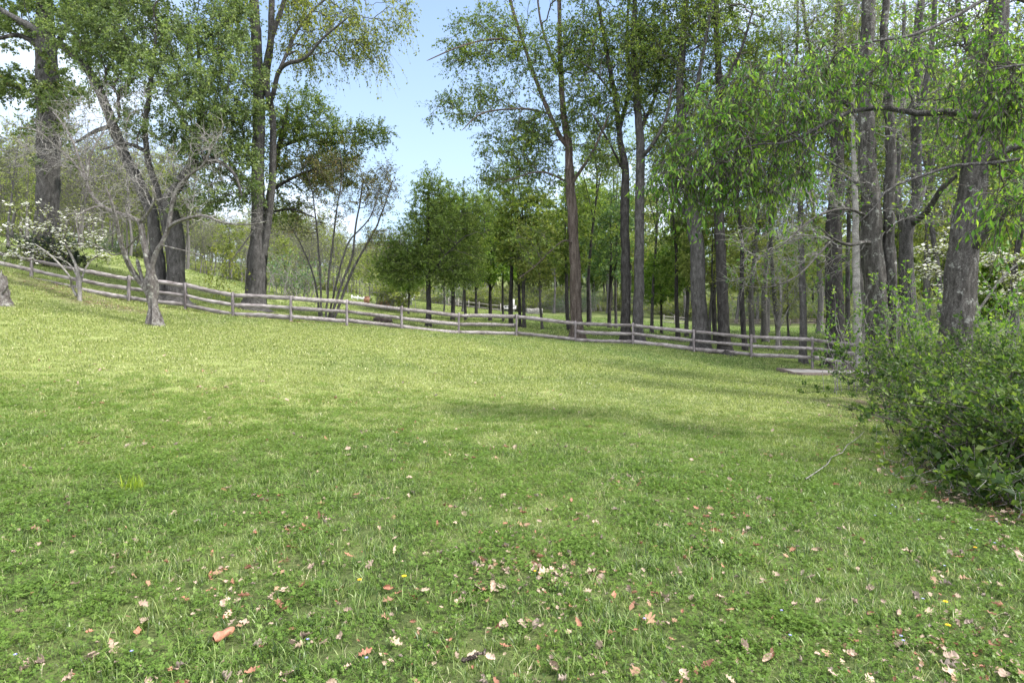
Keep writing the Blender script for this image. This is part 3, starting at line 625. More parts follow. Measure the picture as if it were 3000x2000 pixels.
tree('tall_tree', 'thick rough trunk with a flared root foot growing right behind the fence', 28.2,
     [([(1610, 802), (1607, 740), (1604, 640), (1599, 560), (1592, 490), (1580, 400), (1568, 290), (1562, 180), (1574, 40), (1585, -100)], (36, 33, 32, 32, 29, 24, 20, 17, 13, 8)), ([(1596, 520), (1560, 470, .8), (1530, 400, 1.2), (1520, 330, 1.5)], (10, 4)), ([(1566, 280), (1600, 200, -.8), (1620, 90, -1.2), (1640, -20, -1.5)], (10, 5))],
     [(1570, 100, 100, 90, 50), (1620, 0, 100, 70, 40), (1640, 230, 80, 80, 34), (1560, 350, 70, 60, 24), (1590, -80, 130, 50, 34)],
     group=G_F, bark='grey', ridge=.07, mat='olive', am=1.55, nl=12.2, leaf=0.1, ntw=6, tl=0.845, bare=7, up=.35)
tree('tall_tree', 'straight dark trunk on the right of the thick flared one behind the fence', 27.6,
     [([(1665, 806), (1661, 700), (1655, 580), (1650, 450), (1648, 330), (1652, 200), (1645, 60), (1648, -110)], (28, 25, 23, 21, 18, 15, 12, 7)), ([(1651, 440), (1690, 350, 1), (1720, 240, 1.5), (1740, 100, 2)], (9, 4)), ([(1650, 220), (1700, 120, -1), (1730, 20, -1.4)], (8, 4))],
     [(1660, 60, 100, 90, 44), (1740, 80, 90, 100, 40), (1720, 260, 80, 70, 24), (1690, -70, 150, 50, 34)],
     group=G_F, bark='dark', mat='olive', am=1.55, nl=11.5, leaf=0.1, ntw=6, tl=0.845, bare=8, up=.35, swig=.006)
tree('slim_tree', 'slim straight grey trunk standing alone behind the right end of the fence', 27.6,
     [([(1845, 834), (1844, 700), (1840, 560), (1837, 430), (1830, 330), (1826, 200), (1832, 60), (1830, -60)], (17, 15, 13, 11, 9, 7, 5, 3)), ([(1838, 470), (1800, 400, 1), (1770, 320, 1.3)], (5, 2)), ([(1834, 380), (1870, 300, -.8), (1890, 220, -1)], (5, 2))],
     [(1830, 100, 90, 110, 40), (1790, 300, 80, 80, 26), (1870, 260, 60, 70, 18), (1800, 470, 90, 60, 22), (1850, 560, 80, 50, 16)],
     group=G_F, bark='grey', mat='olive', tbark='bare', am=1.55, nl=5.04, leaf=0.0828, ntw=7, tl=0.78, bare=4.5, up=.35, swig=.006)
tree('oak_tree', 'big black trunk with a side burl behind the right end of the fence', 27.2,
     [([(1918, 834), (1918, 740), (1914, 620), (1914, 520), (1922, 430), (1921, 330), (1918, 220), (1924, 90), (1930, -90)], (44, 38, 36, 34, 30, 27, 24, 19, 11)), ([(1922, 600), (1938, 596), (1946, 588)], (12, 10)), ([(1915, 500), (1945, 470, .6), (1960, 400, 1), (1955, 320, 1.2)], (12, 6)), ([(1920, 250), (1880, 170, 1), (1850, 60, 1.6), (1840, -60, 2)], (12, 6))],
     [(1880, 60, 120, 100, 46), (1960, 0, 90, 80, 30), (1940, 250, 90, 80, 20), (1900, 420, 90, 60, 24)],
     group=G_F, bark='dark', mat='olive', tbark='bare', am=1.55, nl=5.76, leaf=0.0886, ntw=7, tl=0.78, bare=6, up=.35, swig=.006)
tree('birch_tree', 'thin pale birch trunk between the big black trunk and the vine-clad pair', 26,
     [([(1972, 830), (1970, 720), (1966, 590), (1963, 450), (1961, 340), (1960, 220), (1968, 80), (1975, -60)], (19, 17, 15, 12, 10, 8, 6, 4)), ([(1963, 430), (1990, 340, 1), (2000, 240, 1.4)], (4, 2))],
     [(1970, 100, 70, 110, 26), (1980, 280, 50, 70, 14)], group=G_F, bark='birch', ridge=.015, mat='olive', am=1.55, nl=6.48, leaf=0.0768, ntw=6, tl=0.65, bare=6, up=.35)
tree('oak_tree', 'rough flaky trunk with a thinner twin stem rising from the tall shrubs at the right', 17,
     [([(2028, 900), (2020, 797), (2010, 660), (2003, 550), (1998, 440), (1992, 330), (1988, 165), (1996, 0), (2002, -160)], (50, 46, 44, 42, 38, 34, 30, 27, 20)), ([(2062, 900), (2053, 770), (2044, 600), (2042, 440), (2046, 330), (2037, 165), (2030, 70), (2044, -60), (2050, -160)], (30, 27, 24, 22, 20, 17, 14, 10)),
      ([(2006, 558), (1985, 556, -.5), (1950, 562, -.9), (1912, 548, -1.3), (1880, 520, -1.6)], (9, 8, 6, 2)), ([(1912, 550, -1.3), (1880, 585, -1.6), (1830, 635, -2), (1760, 660, -2.2), (1690, 652, -2.4)], (5, 1.5)),
      ([(1998, 450), (1950, 410, .5), (1890, 400, 1), (1830, 425, 1.3), (1780, 470, 1.5)], (8, 2)), ([(2000, 500), (1940, 480, -.8), (1870, 500, -1.4), (1800, 560, -1.8), (1740, 590, -2)], (7, 1.5)), ([(1990, 300), (1940, 230, .8), (1900, 130, 1.2)], (9, 4)), ([(2040, 220), (2080, 140, .6), (2110, 40, 1)], (8, 4))],
     [(1800, 540, 130, 70, 50), (1880, 450, 100, 60, 40), (1760, 620, 110, 50, 30), (1960, 380, 90, 80, 26), (2070, 430, 80, 100, 30), (2020, 60, 130, 110, 30), (1890, 600, 70, 70, 20), (2060, 250, 80, 80, 18)],
     nground=2, ntrunk=2, nbare=2, bark='flaky', ridge=.06, tbark='bare', mat='fresh', nl=1.0, leaf=0.09, ntw=7, tl=.45, r0=.006, bare=2.5, up=.1, tipup=0, wig=.05)
tree('forked_tree', 'grey trunk forking into tall stems left of the leaning rough trunk', 18,
     [([(2096, 880), (2088, 770), (2081, 600), (2086, 511), (2106, 440), (2103, 330), (2107, 110), (2118, 0), (2125, -150)], (38, 34, 30, 28, 24, 21, 18, 16, 11)), ([(2084, 560), (2068, 500), (2060, 420, .6), (2066, 300, .9), (2072, 160, 1.2), (2078, 0, 1.5)], (16, 13, 11, 9, 7)), ([(2103, 330), (2122, 220, -.5), (2140, 110, -.7), (2150, -60, -.9)], (15, 12, 8)),
      ([(2092, 518), (2130, 484, -.8), (2163, 434, -1.5), (2201, 401, -2.2)], (13, 12, 10, 7)), ([(2088, 520), (2120, 450, 1.5), (2150, 330, 2), (2160, 180, 2.5)], (8, 4))],
     [(2110, 60, 120, 110, 34), (2140, 260, 90, 100, 28), (2060, 250, 70, 110, 20), (2150, 470, 70, 60, 18)],
     ntrunk=3, bark='grey', ridge=.06, tbark='bare', mat='fresh', nl=1.6, leaf=0.09, ntw=7, tl=.5, r0=.006, bare=3.5, up=.25)
tree('leaning_tree', 'thick rough-barked trunk leaning right over the shrubs at the right edge', 13,
     [([(2182, 930), (2196, 770), (2206, 640), (2219, 522), (2238, 400), (2255, 285), (2275, 175), (2292, 40), (2305, -120)], (76, 68, 64, 60, 53, 49, 46, 42, 32)),
      ([(2226, 585), (2252, 550, -.4), (2284, 500, -.7), (2315, 450, -1), (2370, 410, -1.3)], (20, 18, 14, 10)), ([(2252, 376), (2290, 358, -.3), (2330, 338, -.6), (2420, 315, -1)], (22, 18, 12)), ([(2270, 200), (2230, 120, .6), (2200, 10, 1.2), (2190, -100, 1.6)], (16, 8))],
     [(2230, 30, 120, 110, 36), (2330, 420, 60, 80, 18), (2340, 250, 60, 90, 16), (2200, 330, 70, 80, 16)],
     bark='flaky', ridge=.055, mat='fresh', am=1.55, nl=3.6, leaf=0.082, ntw=6, tl=0.65, r0=.007, bare=4, up=.25)
# near tree outside the right edge whose limbs hang into the picture
tree('chestnut_tree', 'long bare limb and hanging bright green foliage reaching in from the right edge', 8.6,
     [([(2640, 1220), (2630, 800), (2610, 400), (2590, 100), (2580, -200)], (60, 54, 46, 36, 20)),
      ([(2606, 330), (2480, 300, .2), (2352, 285, .3), (2240, 265, .2), (2172, 257), (2120, 262), (2080, 257), (2035, 248), (1960, 255, -.1), (1900, 281, -.2), (1815, 326, -.3), (1740, 332, -.3), (1660, 352, -.4)], (24, 21, 19, 17, 15, 13, 12, 11, 10, 9, 6, 4, 2)),
      ([(2082, 257), (2090, 244), (2096, 230), (2088, 216)], (7, 3)), ([(2600, 380), (2470, 350, -.4), (2352, 364, -.8), (2271, 375, -.9), (2194, 380, -1), (2125, 402, -1), (2042, 433, -1.1), (2015, 468, -1.1), (1960, 523, -1.2)], (9, 8, 7, 7, 6, 6, 5, 3, 1)),
      ([(2590, 120), (2440, 40, .6), (2300, -10, .8), (2190, 40, .6), (2100, 80, .4), (2000, 96, .2), (1900, 118)], (16, 12, 10, 8, 7, 5, 2)),
      ([(2600, 250), (2450, 170, -.6), (2350, 150, -.9), (2280, 160, -1.1)], (10, 3)), ([(2620, 560), (2480, 500, -1.6), (2352, 470, -2)], (10, 3)), ([(1960, 255, -.1), (1890, 200, .3), (1800, 165, .5), (1720, 180, .6)], (6, 2)), ([(1835, 320, -.3), (1870, 350, -.6), (1925, 382, -.9), (1965, 405, -1.1)], (5, 2))],
     [(1700, 320, 150, 60, 46), (1620, 385, 110, 45, 30), (1800, 200, 150, 70, 46), (1930, 150, 120, 60, 30), (1555, 420, 55, 40, 12), (2080, 150, 90, 50, 18), (1760, 390, 120, 40, 24), (1640, 250, 80, 50, 18), (1860, 300, 90, 50, 16), (1680, 430, 130, 25, 16),
      (2280, 130, 70, 80, 30, -.6), (2330, 220, 45, 60, 20, -.9), (2330, 470, 50, 55, 14, -2), (2230, 215, 60, 40, 10, -.4), (2290, 280, 60, 30, 8, -.6), (2160, 290, 60, 25, 5, -.3)],
     bark='grey', ridge=.03, tbark='twig', mat='beech', am=1.2, nl=4.34, leaf=.088, lw=.17, ntw=6, tl=.48, t0=.45, r0=.0035, bare=9, up=.1, droop=1.25, flat=.1, sag=.5, twup=-.1, tipup=-.1, scat=.02, twr=.9, wig=.05)
tree('dogwood_tree', 'white-flowering dogwood half hidden behind the leaning trunk at the right', 20,
     [([(2250, 800), (2245, 720), (2230, 650), (2225, 590)], (10, 5)), ([(2245, 715), (2300, 640, -.5), (2345, 600, -.8)], (6, 2)), ([(2240, 690), (2190, 650, .5), (2150, 620, .7)], (6, 2))],
     [(2170, 622, 70, 9, 22), (2150, 575, 50, 9, 12), (2290, 598, 70, 14, 26), (2330, 640, 50, 16, 18), (2180, 690, 55, 10, 12), (2230, 540, 70, 16, 12), (2290, 680, 60, 20, 12), (2200, 655, 60, 8, 10)],
     bark='bare', mat='pale', nl=2.4, leaf=.06, ntw=6, tl=.3, up=.25, tipup=0, twup=.1, flat=1.6, droop=.05, cat='dogwood', extra=[('blossom', 'bloom', lambda t: np.ones(len(t), bool), 1.3, .052)])

# ------------------------------------------------------------------ shrubs
def shrub(name, label, X, Y, H, spread, ncane, mat, leaf, nl, seed, rb=.5, ntw=9, tl=.22, group=None, aim=None, bark='bare', cat='shrub', lw=.3, cr=.009, droop=-.35):
    g = np.random.default_rng(seed); z = float(gz(X, Y)); root = empty(name, (X, Y, z), label, cat, group)
    az = g.uniform(0, 2 * np.pi, ncane)
    if aim is not None: az[: ncane // 3] = aim + g.normal(0, .5, ncane // 3)
    far_ = np.ones(ncane)
    if aim is not None: far_[:12] = 1.65; az[:12] = aim + g.normal(0, .35, 12)
    b = np.stack([g.normal(0, rb, ncane), g.normal(0, rb, ncane)], -1); L_ = H * g.uniform(.75, 1.25, ncane); sp = spread * g.uniform(.25, 1.15, ncane) * far_
    s = np.linspace(0, 1, 9)
    hgt = L_[:, None] * (1.25 * s - .5 * s ** 2 * g.uniform(.5, 1.9, (ncane, 1))); rr = sp[:, None] * (.35 * s + .65 * s ** 2)
    x = b[:, :1] + np.cos(az)[:, None] * rr; y = b[:, 1:] + np.sin(az)[:, None] * rr
    zb = gz(x + X, y + Y) - z
    pa = np.stack([x, y, np.maximum(hgt, .05) + zb], -1); pa[:, 1:] += g.normal(0, .03, (ncane, 8, 3))
    rad = cr * g.uniform(.6, 1.3, (ncane, 1)) * (1 - .75 * s)
    V, q = tubes(pa, rad, 5)
    k = np.repeat(np.arange(ncane), ntw); u = g.uniform(.5, 7.99, len(k)); i = u.astype(int); f = (u - i)[:, None]
    p = pa[k, i] * (1 - f) + pa[k, i + 1] * f; td = norm(pa[k, i + 1] - pa[k, i])
    dv = norm(td * .5 + g.normal(0, .6, p.shape) + np.array([0, 0, .35])); ln = tl * g.uniform(.4, 1.4, len(p))[:, None]
    tw = np.stack([p, p + dv * ln * .33, p + dv * ln * .66, p + dv * ln + np.array([0, 0, .02])], 1)
    V2, q2 = tubes(tw, np.tile(np.array([.003, .0026, .002, .0015]), (len(tw), 1)), 3)
    mesh('stems', np.concatenate([V, V2]), [np.concatenate([q, q2 + len(V)])], BARK[bark], root, smooth=True)
    keep = (tw[:, 3, 2] + z) > gz(tw[:, 3, 0] + X, tw[:, 3, 1] + Y) + .05
    V, T, ti = leaves(tw[keep], nl, dict(leaf=leaf, droop=droop, flat=.5, lw=lw, scat=.012), g); mesh('foliage', V, [T], LEAF[mat], root, tint=ti)
    return root
G_S = 'overgrown shrubs at the right edge of the lawn'
def sx(px, Y): return (px - CX) / F * Y
shrub('forsythia_shrub', 'nearest dense green shrub with dark leaf litter under it at the right edge', sx(2460, 5.7), 5.7, 1.1, 1.2, 150, 'shrub', .05, 16, 1, .4, 10, .2, G_S, bark='twig')
shrub('forsythia_shrub', 'broad shrub with long thin canes poking left over the lawn', sx(2385, 7.6), 7.6, 1.3, 1.5, 180, 'shrub', .05, 16, 2, .6, 10, .2, G_S, aim=math.pi, bark='twig')
shrub('forsythia_shrub', 'wide arching shrub whose leafy tips overlap the end of the stone slab', sx(2345, 10.4), 10.4, 1.35, 1.7, 170, 'shrub', .05, 16, 3, .7, 10, .22, G_S, aim=math.pi, bark='twig')
shrub('forsythia_shrub', 'tall shrub at the right edge behind the nearest one', sx(2400, 8.4), 8.4, 1.6, 1.5, 140, 'shrub', .05, 16, 4, .6, 10, .22, G_S, bark='twig')
shrub('forsythia_shrub', 'dense shrub growing against the foot of the leaning trunk', sx(2350, 11.6), 11.4, 1.8, 1.8, 140, 'shrub', .05, 16, 5, .8, 10, .24, G_S, bark='twig')
shrub('sapling_shrub', 'loose yellow-green saplings wrapped round the flaky twin trunks', sx(2095, 15.5), 15.5, 3.1, 1.2, 70, 'fresh', .085, 5, 6, .9, 9, .3, G_S)
shrub('sapling_shrub', 'airy yellow-green saplings right of the leaning trunk', sx(2320, 15), 15, 3.4, 1.6, 70, 'fresh', .09, 5, 7, 1.0, 9, .3, G_S)
shrub('sapling_shrub', 'thin leafy saplings between the grey forked trunk and the leaning trunk', sx(2150, 16.5), 16.5, 3.2, 1.3, 60, 'fresh', .085, 5, 8, 1.0, 9, .3, G_S)
shrub('low_bush', 'low bright green leafy plant under the nearest shrub', sx(2330, 5.2), 5.2, .42, .5, 40, 'shrub', .075, 5, 9, .25, 7, .12, G_S, lw=.36, cr=.005)
shrub('low_bush', 'small leafy clump at the bottom edge of the shrubs beside the litter', sx(2190, 6.5), 6.5, .4, .5, 36, 'shrub', .07, 5, 10, .25, 7, .12, G_S, lw=.36, cr=.005)
shrub('yew_bush', 'dark evergreen bush at the foot of the massive left trunk', sx(115, 27.5), 27.5, 1.25, 1.0, 90, 'ever', .1, 9, 11, .5, 12, .25, None, lw=.25, cr=.012, bark='twig')
BUSH = [None, None]
BUSH[0] = shrub('leafy_bush', 'pale spreading bush behind the fence left of the round tree', sx(905, 50), 50, 3.6, 4.2, 60, 'pale', .2, 7, 12, .8, 9, .7, None, cr=.03)
BUSH[1] = shrub('leafy_bush', 'twiggy grey-green bush behind the fence right of the tall paired stems', sx(672, 44), 44, 3.4, 3.0, 70, 'teal', .15, 3, 13, .8, 9, .7, None, cr=.025)

# ------------------------------------------------------------------ background trees: prototypes and copies
def proto(name, H, tr, fork, blobs, seed, lean=0., **o):
    """a tree H metres tall at the origin, blobs in metres (x, y, z, r, rz, n)"""
    g = np.random.default_rng(seed); n = 26; z = np.linspace(-.15, H * .93, n)
    ker = np.ones(7) / 7; wob = np.stack([np.convolve(np.cumsum(g.normal(0, .05, n)), ker, 'same') for _ in range(2)], -1); wob -= wob[0]
    pt = np.c_[wob[:, 0] * H / 9 + lean * (z.clip(0) / H) ** 1.3 * H, wob[:, 1] * H / 9, z]; rd = tr * (1 - .9 * (z / H).clip(0, 1)) * (1 + .5 * np.exp(-(z + .15) / .25))
    st = [(pt, rd)]
    for (h0, dx, dy, dz, r) in fork:
        k = int(h0 * (n - 1)); a = pt[k]; b = a + np.array([dx, dy, dz]); st.append((resample(np.array([a, a + np.array([dx * .4, dy * .4, dz * .45]), b]), 12), np.linspace(r, r * .25, 12)))
    at = []
    for (x, y, zz, r, rz, m) in blobs:
        q = g.normal(0, 1, (m, 3)); q = q / np.linalg.norm(q, axis=1, keepdims=True) * g.random((m, 1)) ** .4; at.append(q * np.array([r, r, rz]) + np.array([x + lean * zz, y, zz]))
    o['seed'] = seed
    return build_tree(name, (0, 0, 0), None, None, st, np.concatenate(at), o)
PROTO = {}
PROTO['A'] = (proto('round_tree', 10, .16, [(.3, 1.6, .5, 3, .07), (.35, -1.5, -.6, 3, .07)], [(0, 0, 5.6, 3.4, 2.2, 90), (1.2, .4, 7.6, 2.2, 1.9, 44), (-1.5, -.4, 6.9, 2.2, 2, 40), (0, 0, 4.4, 2.6, 1.0, 20)], 21, bark='dark', mat='green', nl=13, leaf=.19, ntw=6, tl=.7, bare=2), 10)
PROTO['B'] = (proto('tall_tree', 13, .2, [(.35, 1.3, .4, 4, .08), (.45, -1.3, .5, 4, .07), (.3, .3, -1.4, 4, .07)], [(0, 0, 8.5, 2.8, 3.4, 100), (.8, .6, 11, 1.9, 2, 40), (-.8, -.4, 6.2, 2.4, 1.6, 32)], 22, bark='grey', mat='spring', nl=13, leaf=.2, ntw=6, tl=.7, bare=2.6), 13)
PROTO['C'] = (proto('airy_tree', 12, .15, [(.35, 1.6, .3, 4, .06), (.4, -1.5, .3, 4.4, .06), (.5, .4, 1.4, 4, .05)], [(0, 0, 8, 3, 3.2, 70), (1.2, 0, 10, 1.9, 1.8, 26), (-1.4, 0, 6, 2, 1.8, 26), (.6, 0, 5.0, 2.2, 1.0, 8)], 23, bark='grey', mat='pale', nl=10, leaf=.18, ntw=6, tl=.7, bare=2.6), 12)
PROTO['D'] = (proto('leafy_tree', 13, .19, [(.35, 1.6, .6, 4, .08), (.45, -1.5, .3, 4, .07)], [(0, 0, 8, 3.1, 3.8, 110), (1, .4, 11, 2, 1.8, 36), (-1.2, -.4, 6, 2.4, 1.5, 24)], 24, bark='dark', mat='teal', nl=10, leaf=.19, ntw=6, tl=.7, bare=2.4), 13)
PROTO['E'] = (proto('bare_tree', 14, .15, [(.4, 1.3, .4, 5, .05), (.5, -1.2, .5, 5, .05), (.55, .3, -1, 4.4, .05)], [(0, 0, 10, 2.6, 3.6, 70), (0, 0, 6.5, 2.2, 2, 22)], 25, bark='wood', tbark='wood', mat='pale', nl=1.2, leaf=.16, ntw=9, tl=.8, bare=3, r0=.016, twr=3.0), 14)
PROTO['F'] = (proto('vase_tree', 6, .14, [(.22, 1.1, .3, 2.6, .06), (.25, -1.1, .3, 2.8, .06), (.3, .2, -1, 2.8, .05), (.26, -.2, 1.1, 2.6, .05)], [(0, 0, 4.1, 2.3, 1.7, 60), (1.2, 0, 3, 1.2, .8, 10)], 26, bark='bare', tbark='bare', mat='pale', nl=1, leaf=.12, ntw=5, tl=.7, bare=1.2, r0=.012, twr=1.8, wig=.08), 6)
PROTO['G'] = (proto('tall_tree', 16, .24, [(.5, 1.8, .4, 5, .09), (.55, -1.6, -.5, 1.1, .055)], [(0, 0, 11.5, 3.2, 3.8, 100), (1.2, .6, 8, 2.2, 1.8, 26), (-1.2, .4, 7, 2, 1.4, 20)], 27, bark='dark', mat='olive', nl=12, leaf=.19, ntw=6, tl=.75, bare=4.5), 16)
PROTO['H'] = (proto('forest_tree', 14, .13, [(.4, 1.4, .4, 5, .05), (.5, -1.3, .5, 5, .05)], [(0, 0, 9.6, 2.8, 3.6, 60), (.4, 0, 5.4, 2.2, 1.4, 14)], 28, bark='wood', tbark='wood', mat='pale', nl=3.5, leaf=.22, ntw=7, tl=.8, bare=3, r0=.011, twr=2.6), 14)
PROTO['S'] = (proto('slim_tree', 18, .15, [(.55, 1.3, .3, 5, .06), (.62, -1.2, .4, 4.6, .055), (.68, .3, -1.1, 4.2, .05)], [(0, 0, 13, 2.6, 4.2, 100), (.9, .2, 9.5, 1.9, 1.8, 18), (-.9, -.2, 8, 1.8, 1.6, 12)], 29, bark='dark', mat='olive', nl=9, leaf=.15, ntw=6, tl=.85, bare=6, r0=.009), 18)
PROTO['T'] = (proto('slim_tree', 18, .13, [(.5, -1.2, .3, 5, .05), (.6, 1.2, .4, 4.6, .05)], [(0, 0, 12.5, 2.4, 4.4, 90), (-.9, .2, 8.6, 1.9, 1.8, 18)], 31, bark='grey', mat='spring', nl=6, leaf=.14, ntw=7, tl=.85, bare=5, r0=.009), 18)
used = {}
def dup(root, loc, rz, s, sz=None):
    r = root.copy(); COL.objects.link(r); r.location = loc; r.rotation_euler = (0, 0, rz); r.scale = (s, s, sz or s)
    for ch in root.children:
        c = ch.copy(); COL.objects.link(c); c.parent = r
    return r
def place(kind, px, Y, top, label, group, seed=None, s=None):
    g = np.random.default_rng(int(px * 7 + Y * 31) if seed is None else seed)
    X = sx(px, Y); z = float(gz(X, Y)); p, H = PROTO[kind]
    h = EYE - (top - HY) / F * Y - z; k = h / H
    kx = k * .6 + .4 * min(k, 1.1) if k > 1.1 else k
    if kind not in used: used[kind] = 1; r = p; r.location = (X, Y, z); r.rotation_euler = (g.normal(0, .025), g.normal(0, .025), g.uniform(0, 6.28)); r.scale = (kx, kx, k)
    else: r = dup(p, (X, Y, z), g.uniform(0, 6.28), kx, k); r.rotation_euler[0], r.rotation_euler[1] = g.normal(0, .03), g.normal(0, .03)
    return setp(r, label, 'tree', group)
G_M = 'grove trees in the meadow behind the fence'
for a in [
    ('G', 1039, 40, 400, 'green tree with a crooked dark trunk just right of the round tree'),
    ('C', 1070, 41, 470, 'airy tree on a pale straight trunk right of the round tree'),
    ('A', 1093, 62, 500, 'small tree with a faint trunk far out on the sunlit slope'),
    ('A', 938, 47, 560, 'low green tree behind the fence left of the round tree'),
    ('A', 898, 56, 600, 'little spreading tree beyond the dark boulder'),
    ('A', 1125, 42, 470, 'dark bushy tree in the middle of the grove'),
    ('T', 1156, 43, 360, 'slim pale tree second from the leaning trunk of the grove'),
    ('G', 1174, 36, 380, 'tall tree with dark trunk at the front of the grove, left of the twin stems'),
    ('S', 1194, 36.2, 330, 'thin left-hand stem of the twin trunks in the grove'),
    ('C', 1204, 36.5, 420, 'stouter right-hand stem of the twin trunks in the grove'),
    ('C', 1246, 35, 500, 'airy pale tree low in the grove left of the shaggy trunk'),
    ('G', 1308, 33.5, 410, 'dark grove tree half hidden by the shaggy trunk'),
    ('D', 1400, 46, 430, 'deep green tree behind the gap left of the close pair'),
    ('B', 1352, 58, 400, 'bright green tree far behind the shaggy trunk'),
    ('T', 1497, 40, 230, 'fresh green tree immediately right of the close pair'),
    ('A', 1519, 41, 560, 'low spreading green tree right of the close pair'),
    ('S', 1558, 36, 170, 'slim dark tree at the left of the thick flared trunk'),
    ('B', 1577, 37, 450, 'tall fresh tree directly behind the thick flared trunk'),
    ('C', 1630, 33, 470, 'pale leaning tree seen between the thick trunk and the dark one'),
    ('S', 1644, 34, 160, 'dark grove tree close behind the straight dark trunk'),
    ('S', 1712, 30, 60, 'tall slim dark tree behind the fence right of the straight dark trunk'),
    ('C', 1727, 42, 520, 'small leaning tree on the bright grass at the right'),
    ('E', 1750, 46, 420, 'thin leafless tree on the bright grass at the right'),
    ('F', 1786, 33, 590, 'knobbly pale dwarf tree with a grey twiggy head'),
    ('C', 1812, 44, 560, 'yellow-green tree left of the slim straight trunk'),
    ('C', 1880, 52, 470, 'airy tree between the slim trunk and the big black one'),
    ('B', 2070, 38, 480, 'fresh green tree behind the vine-clad twin trunks'),
    ('C', 2165, 34, 470, 'pale tree behind the forked grey trunk'),
    ('A', 2270, 32, 520, 'bushy green tree behind the right-hand dogwood'),
    ('C', 2360, 30, 420, 'airy tree at the right edge behind the leaning trunk'),
    ('E', 1760, 40, 60, 'tall leafless tree reaching the sky behind the hanging foliage'),
    ('E', 1985, 36, 20, 'tall leafless tree behind the birch'),
    ('E', 2140, 33, -60, 'very tall leafless tree behind the forked trunk'),
    ('E', 2230, 30, -30, 'tall leafless tree just left of the leaning trunk top'),
    ('E', 20, 31, 280, 'thin leafless tree left of the massive trunk'),
    ('H', 60, 40, 330, 'thin half-leafed tree on the hill left of the massive trunk'),
    ('E', 190, 44, 300, 'leafless tree on the hill right of the massive trunk'),
    ('H', 255, 50, 380, 'half-leafed tree on the hill behind the apple tree'),
    ('C', 530, 60, 500, 'pale young tree on the edge of the wood left of the paired stems'),
    ('C', 655, 58, 540, 'pale young tree on the edge of the wood right of the paired stems'),
    ('C', 1062, 70, 520, 'small pale tree in front of the tan house'),
    ('C', 1020, 66, 560, 'low airy tree on the slope right of the round tree trunk'),
    ('S', 1352, 44, 250, 'slim dark tree seen just right of the shaggy trunk'),
    ('T', 1415, 47, 260, 'slim grey tree seen just left of the close pair'),
    ('T', 1790, 36, 30, 'slim grey tree in the stand left of the slim straight trunk'),
    ('T', 1948, 31, -20, 'slim grey tree between the big black trunk and the birch'),
    ('S', 1992, 30, -40, 'slim dark tree just right of the birch'),
    ('T', 2168, 24, -80, 'slim grey tree against the left side of the leaning trunk'),
    ('S', 2310, 24, -60, 'slim dark tree right of the leaning trunk'),
    ('C', 850, 75, 570, 'pale tree at the wood edge behind the many-stemmed clump'),
]: place(a[0], a[1], a[2], a[3], a[4], G_M)
g = np.random.default_rng(77)
n_b = 0
for lo, hi, n, y0, y1, kinds, t0, t1, lab, grp in [
    (420, 930, 60, 68, 112, 'EEEH', 490, 580, 'grey leafless forest tree beyond the left slope, among many alike', 'leafless forest trees beyond the left slope'),
    (-160, 440, 46, 44, 80, 'EEHE', 240, 420, 'grey leafless tree on the far hilltop at the left, among many alike', 'leafless trees on the left hilltop'),
    (1000, 1520, 9, 90, 116, 'BACBC', 420, 470, 'distant leafy tree behind the middle of the grove, among many alike', 'distant leafy trees behind the grove'),
    (1520, 2420, 13, 95, 118, 'BCAEBC', 420, 520, 'distant tree beyond the bright meadow at the right, among many alike', 'distant trees beyond the right meadow'),
    (1650, 2400, 8, 34, 56, 'EEEC', -60, 250, 'tall thin tree behind the right-hand trunks, among several alike', 'tall thin trees behind the right trunks')]:
    for i in range(n):
        place(kinds[int(g.integers(len(kinds)))], lo + (hi - lo) * (i + g.uniform(.1, .9)) / n, g.uniform(y0, y1), g.uniform(t0, t1), lab, grp, seed=1000 + n_b); n_b += 1
#SECTION_END_TREES

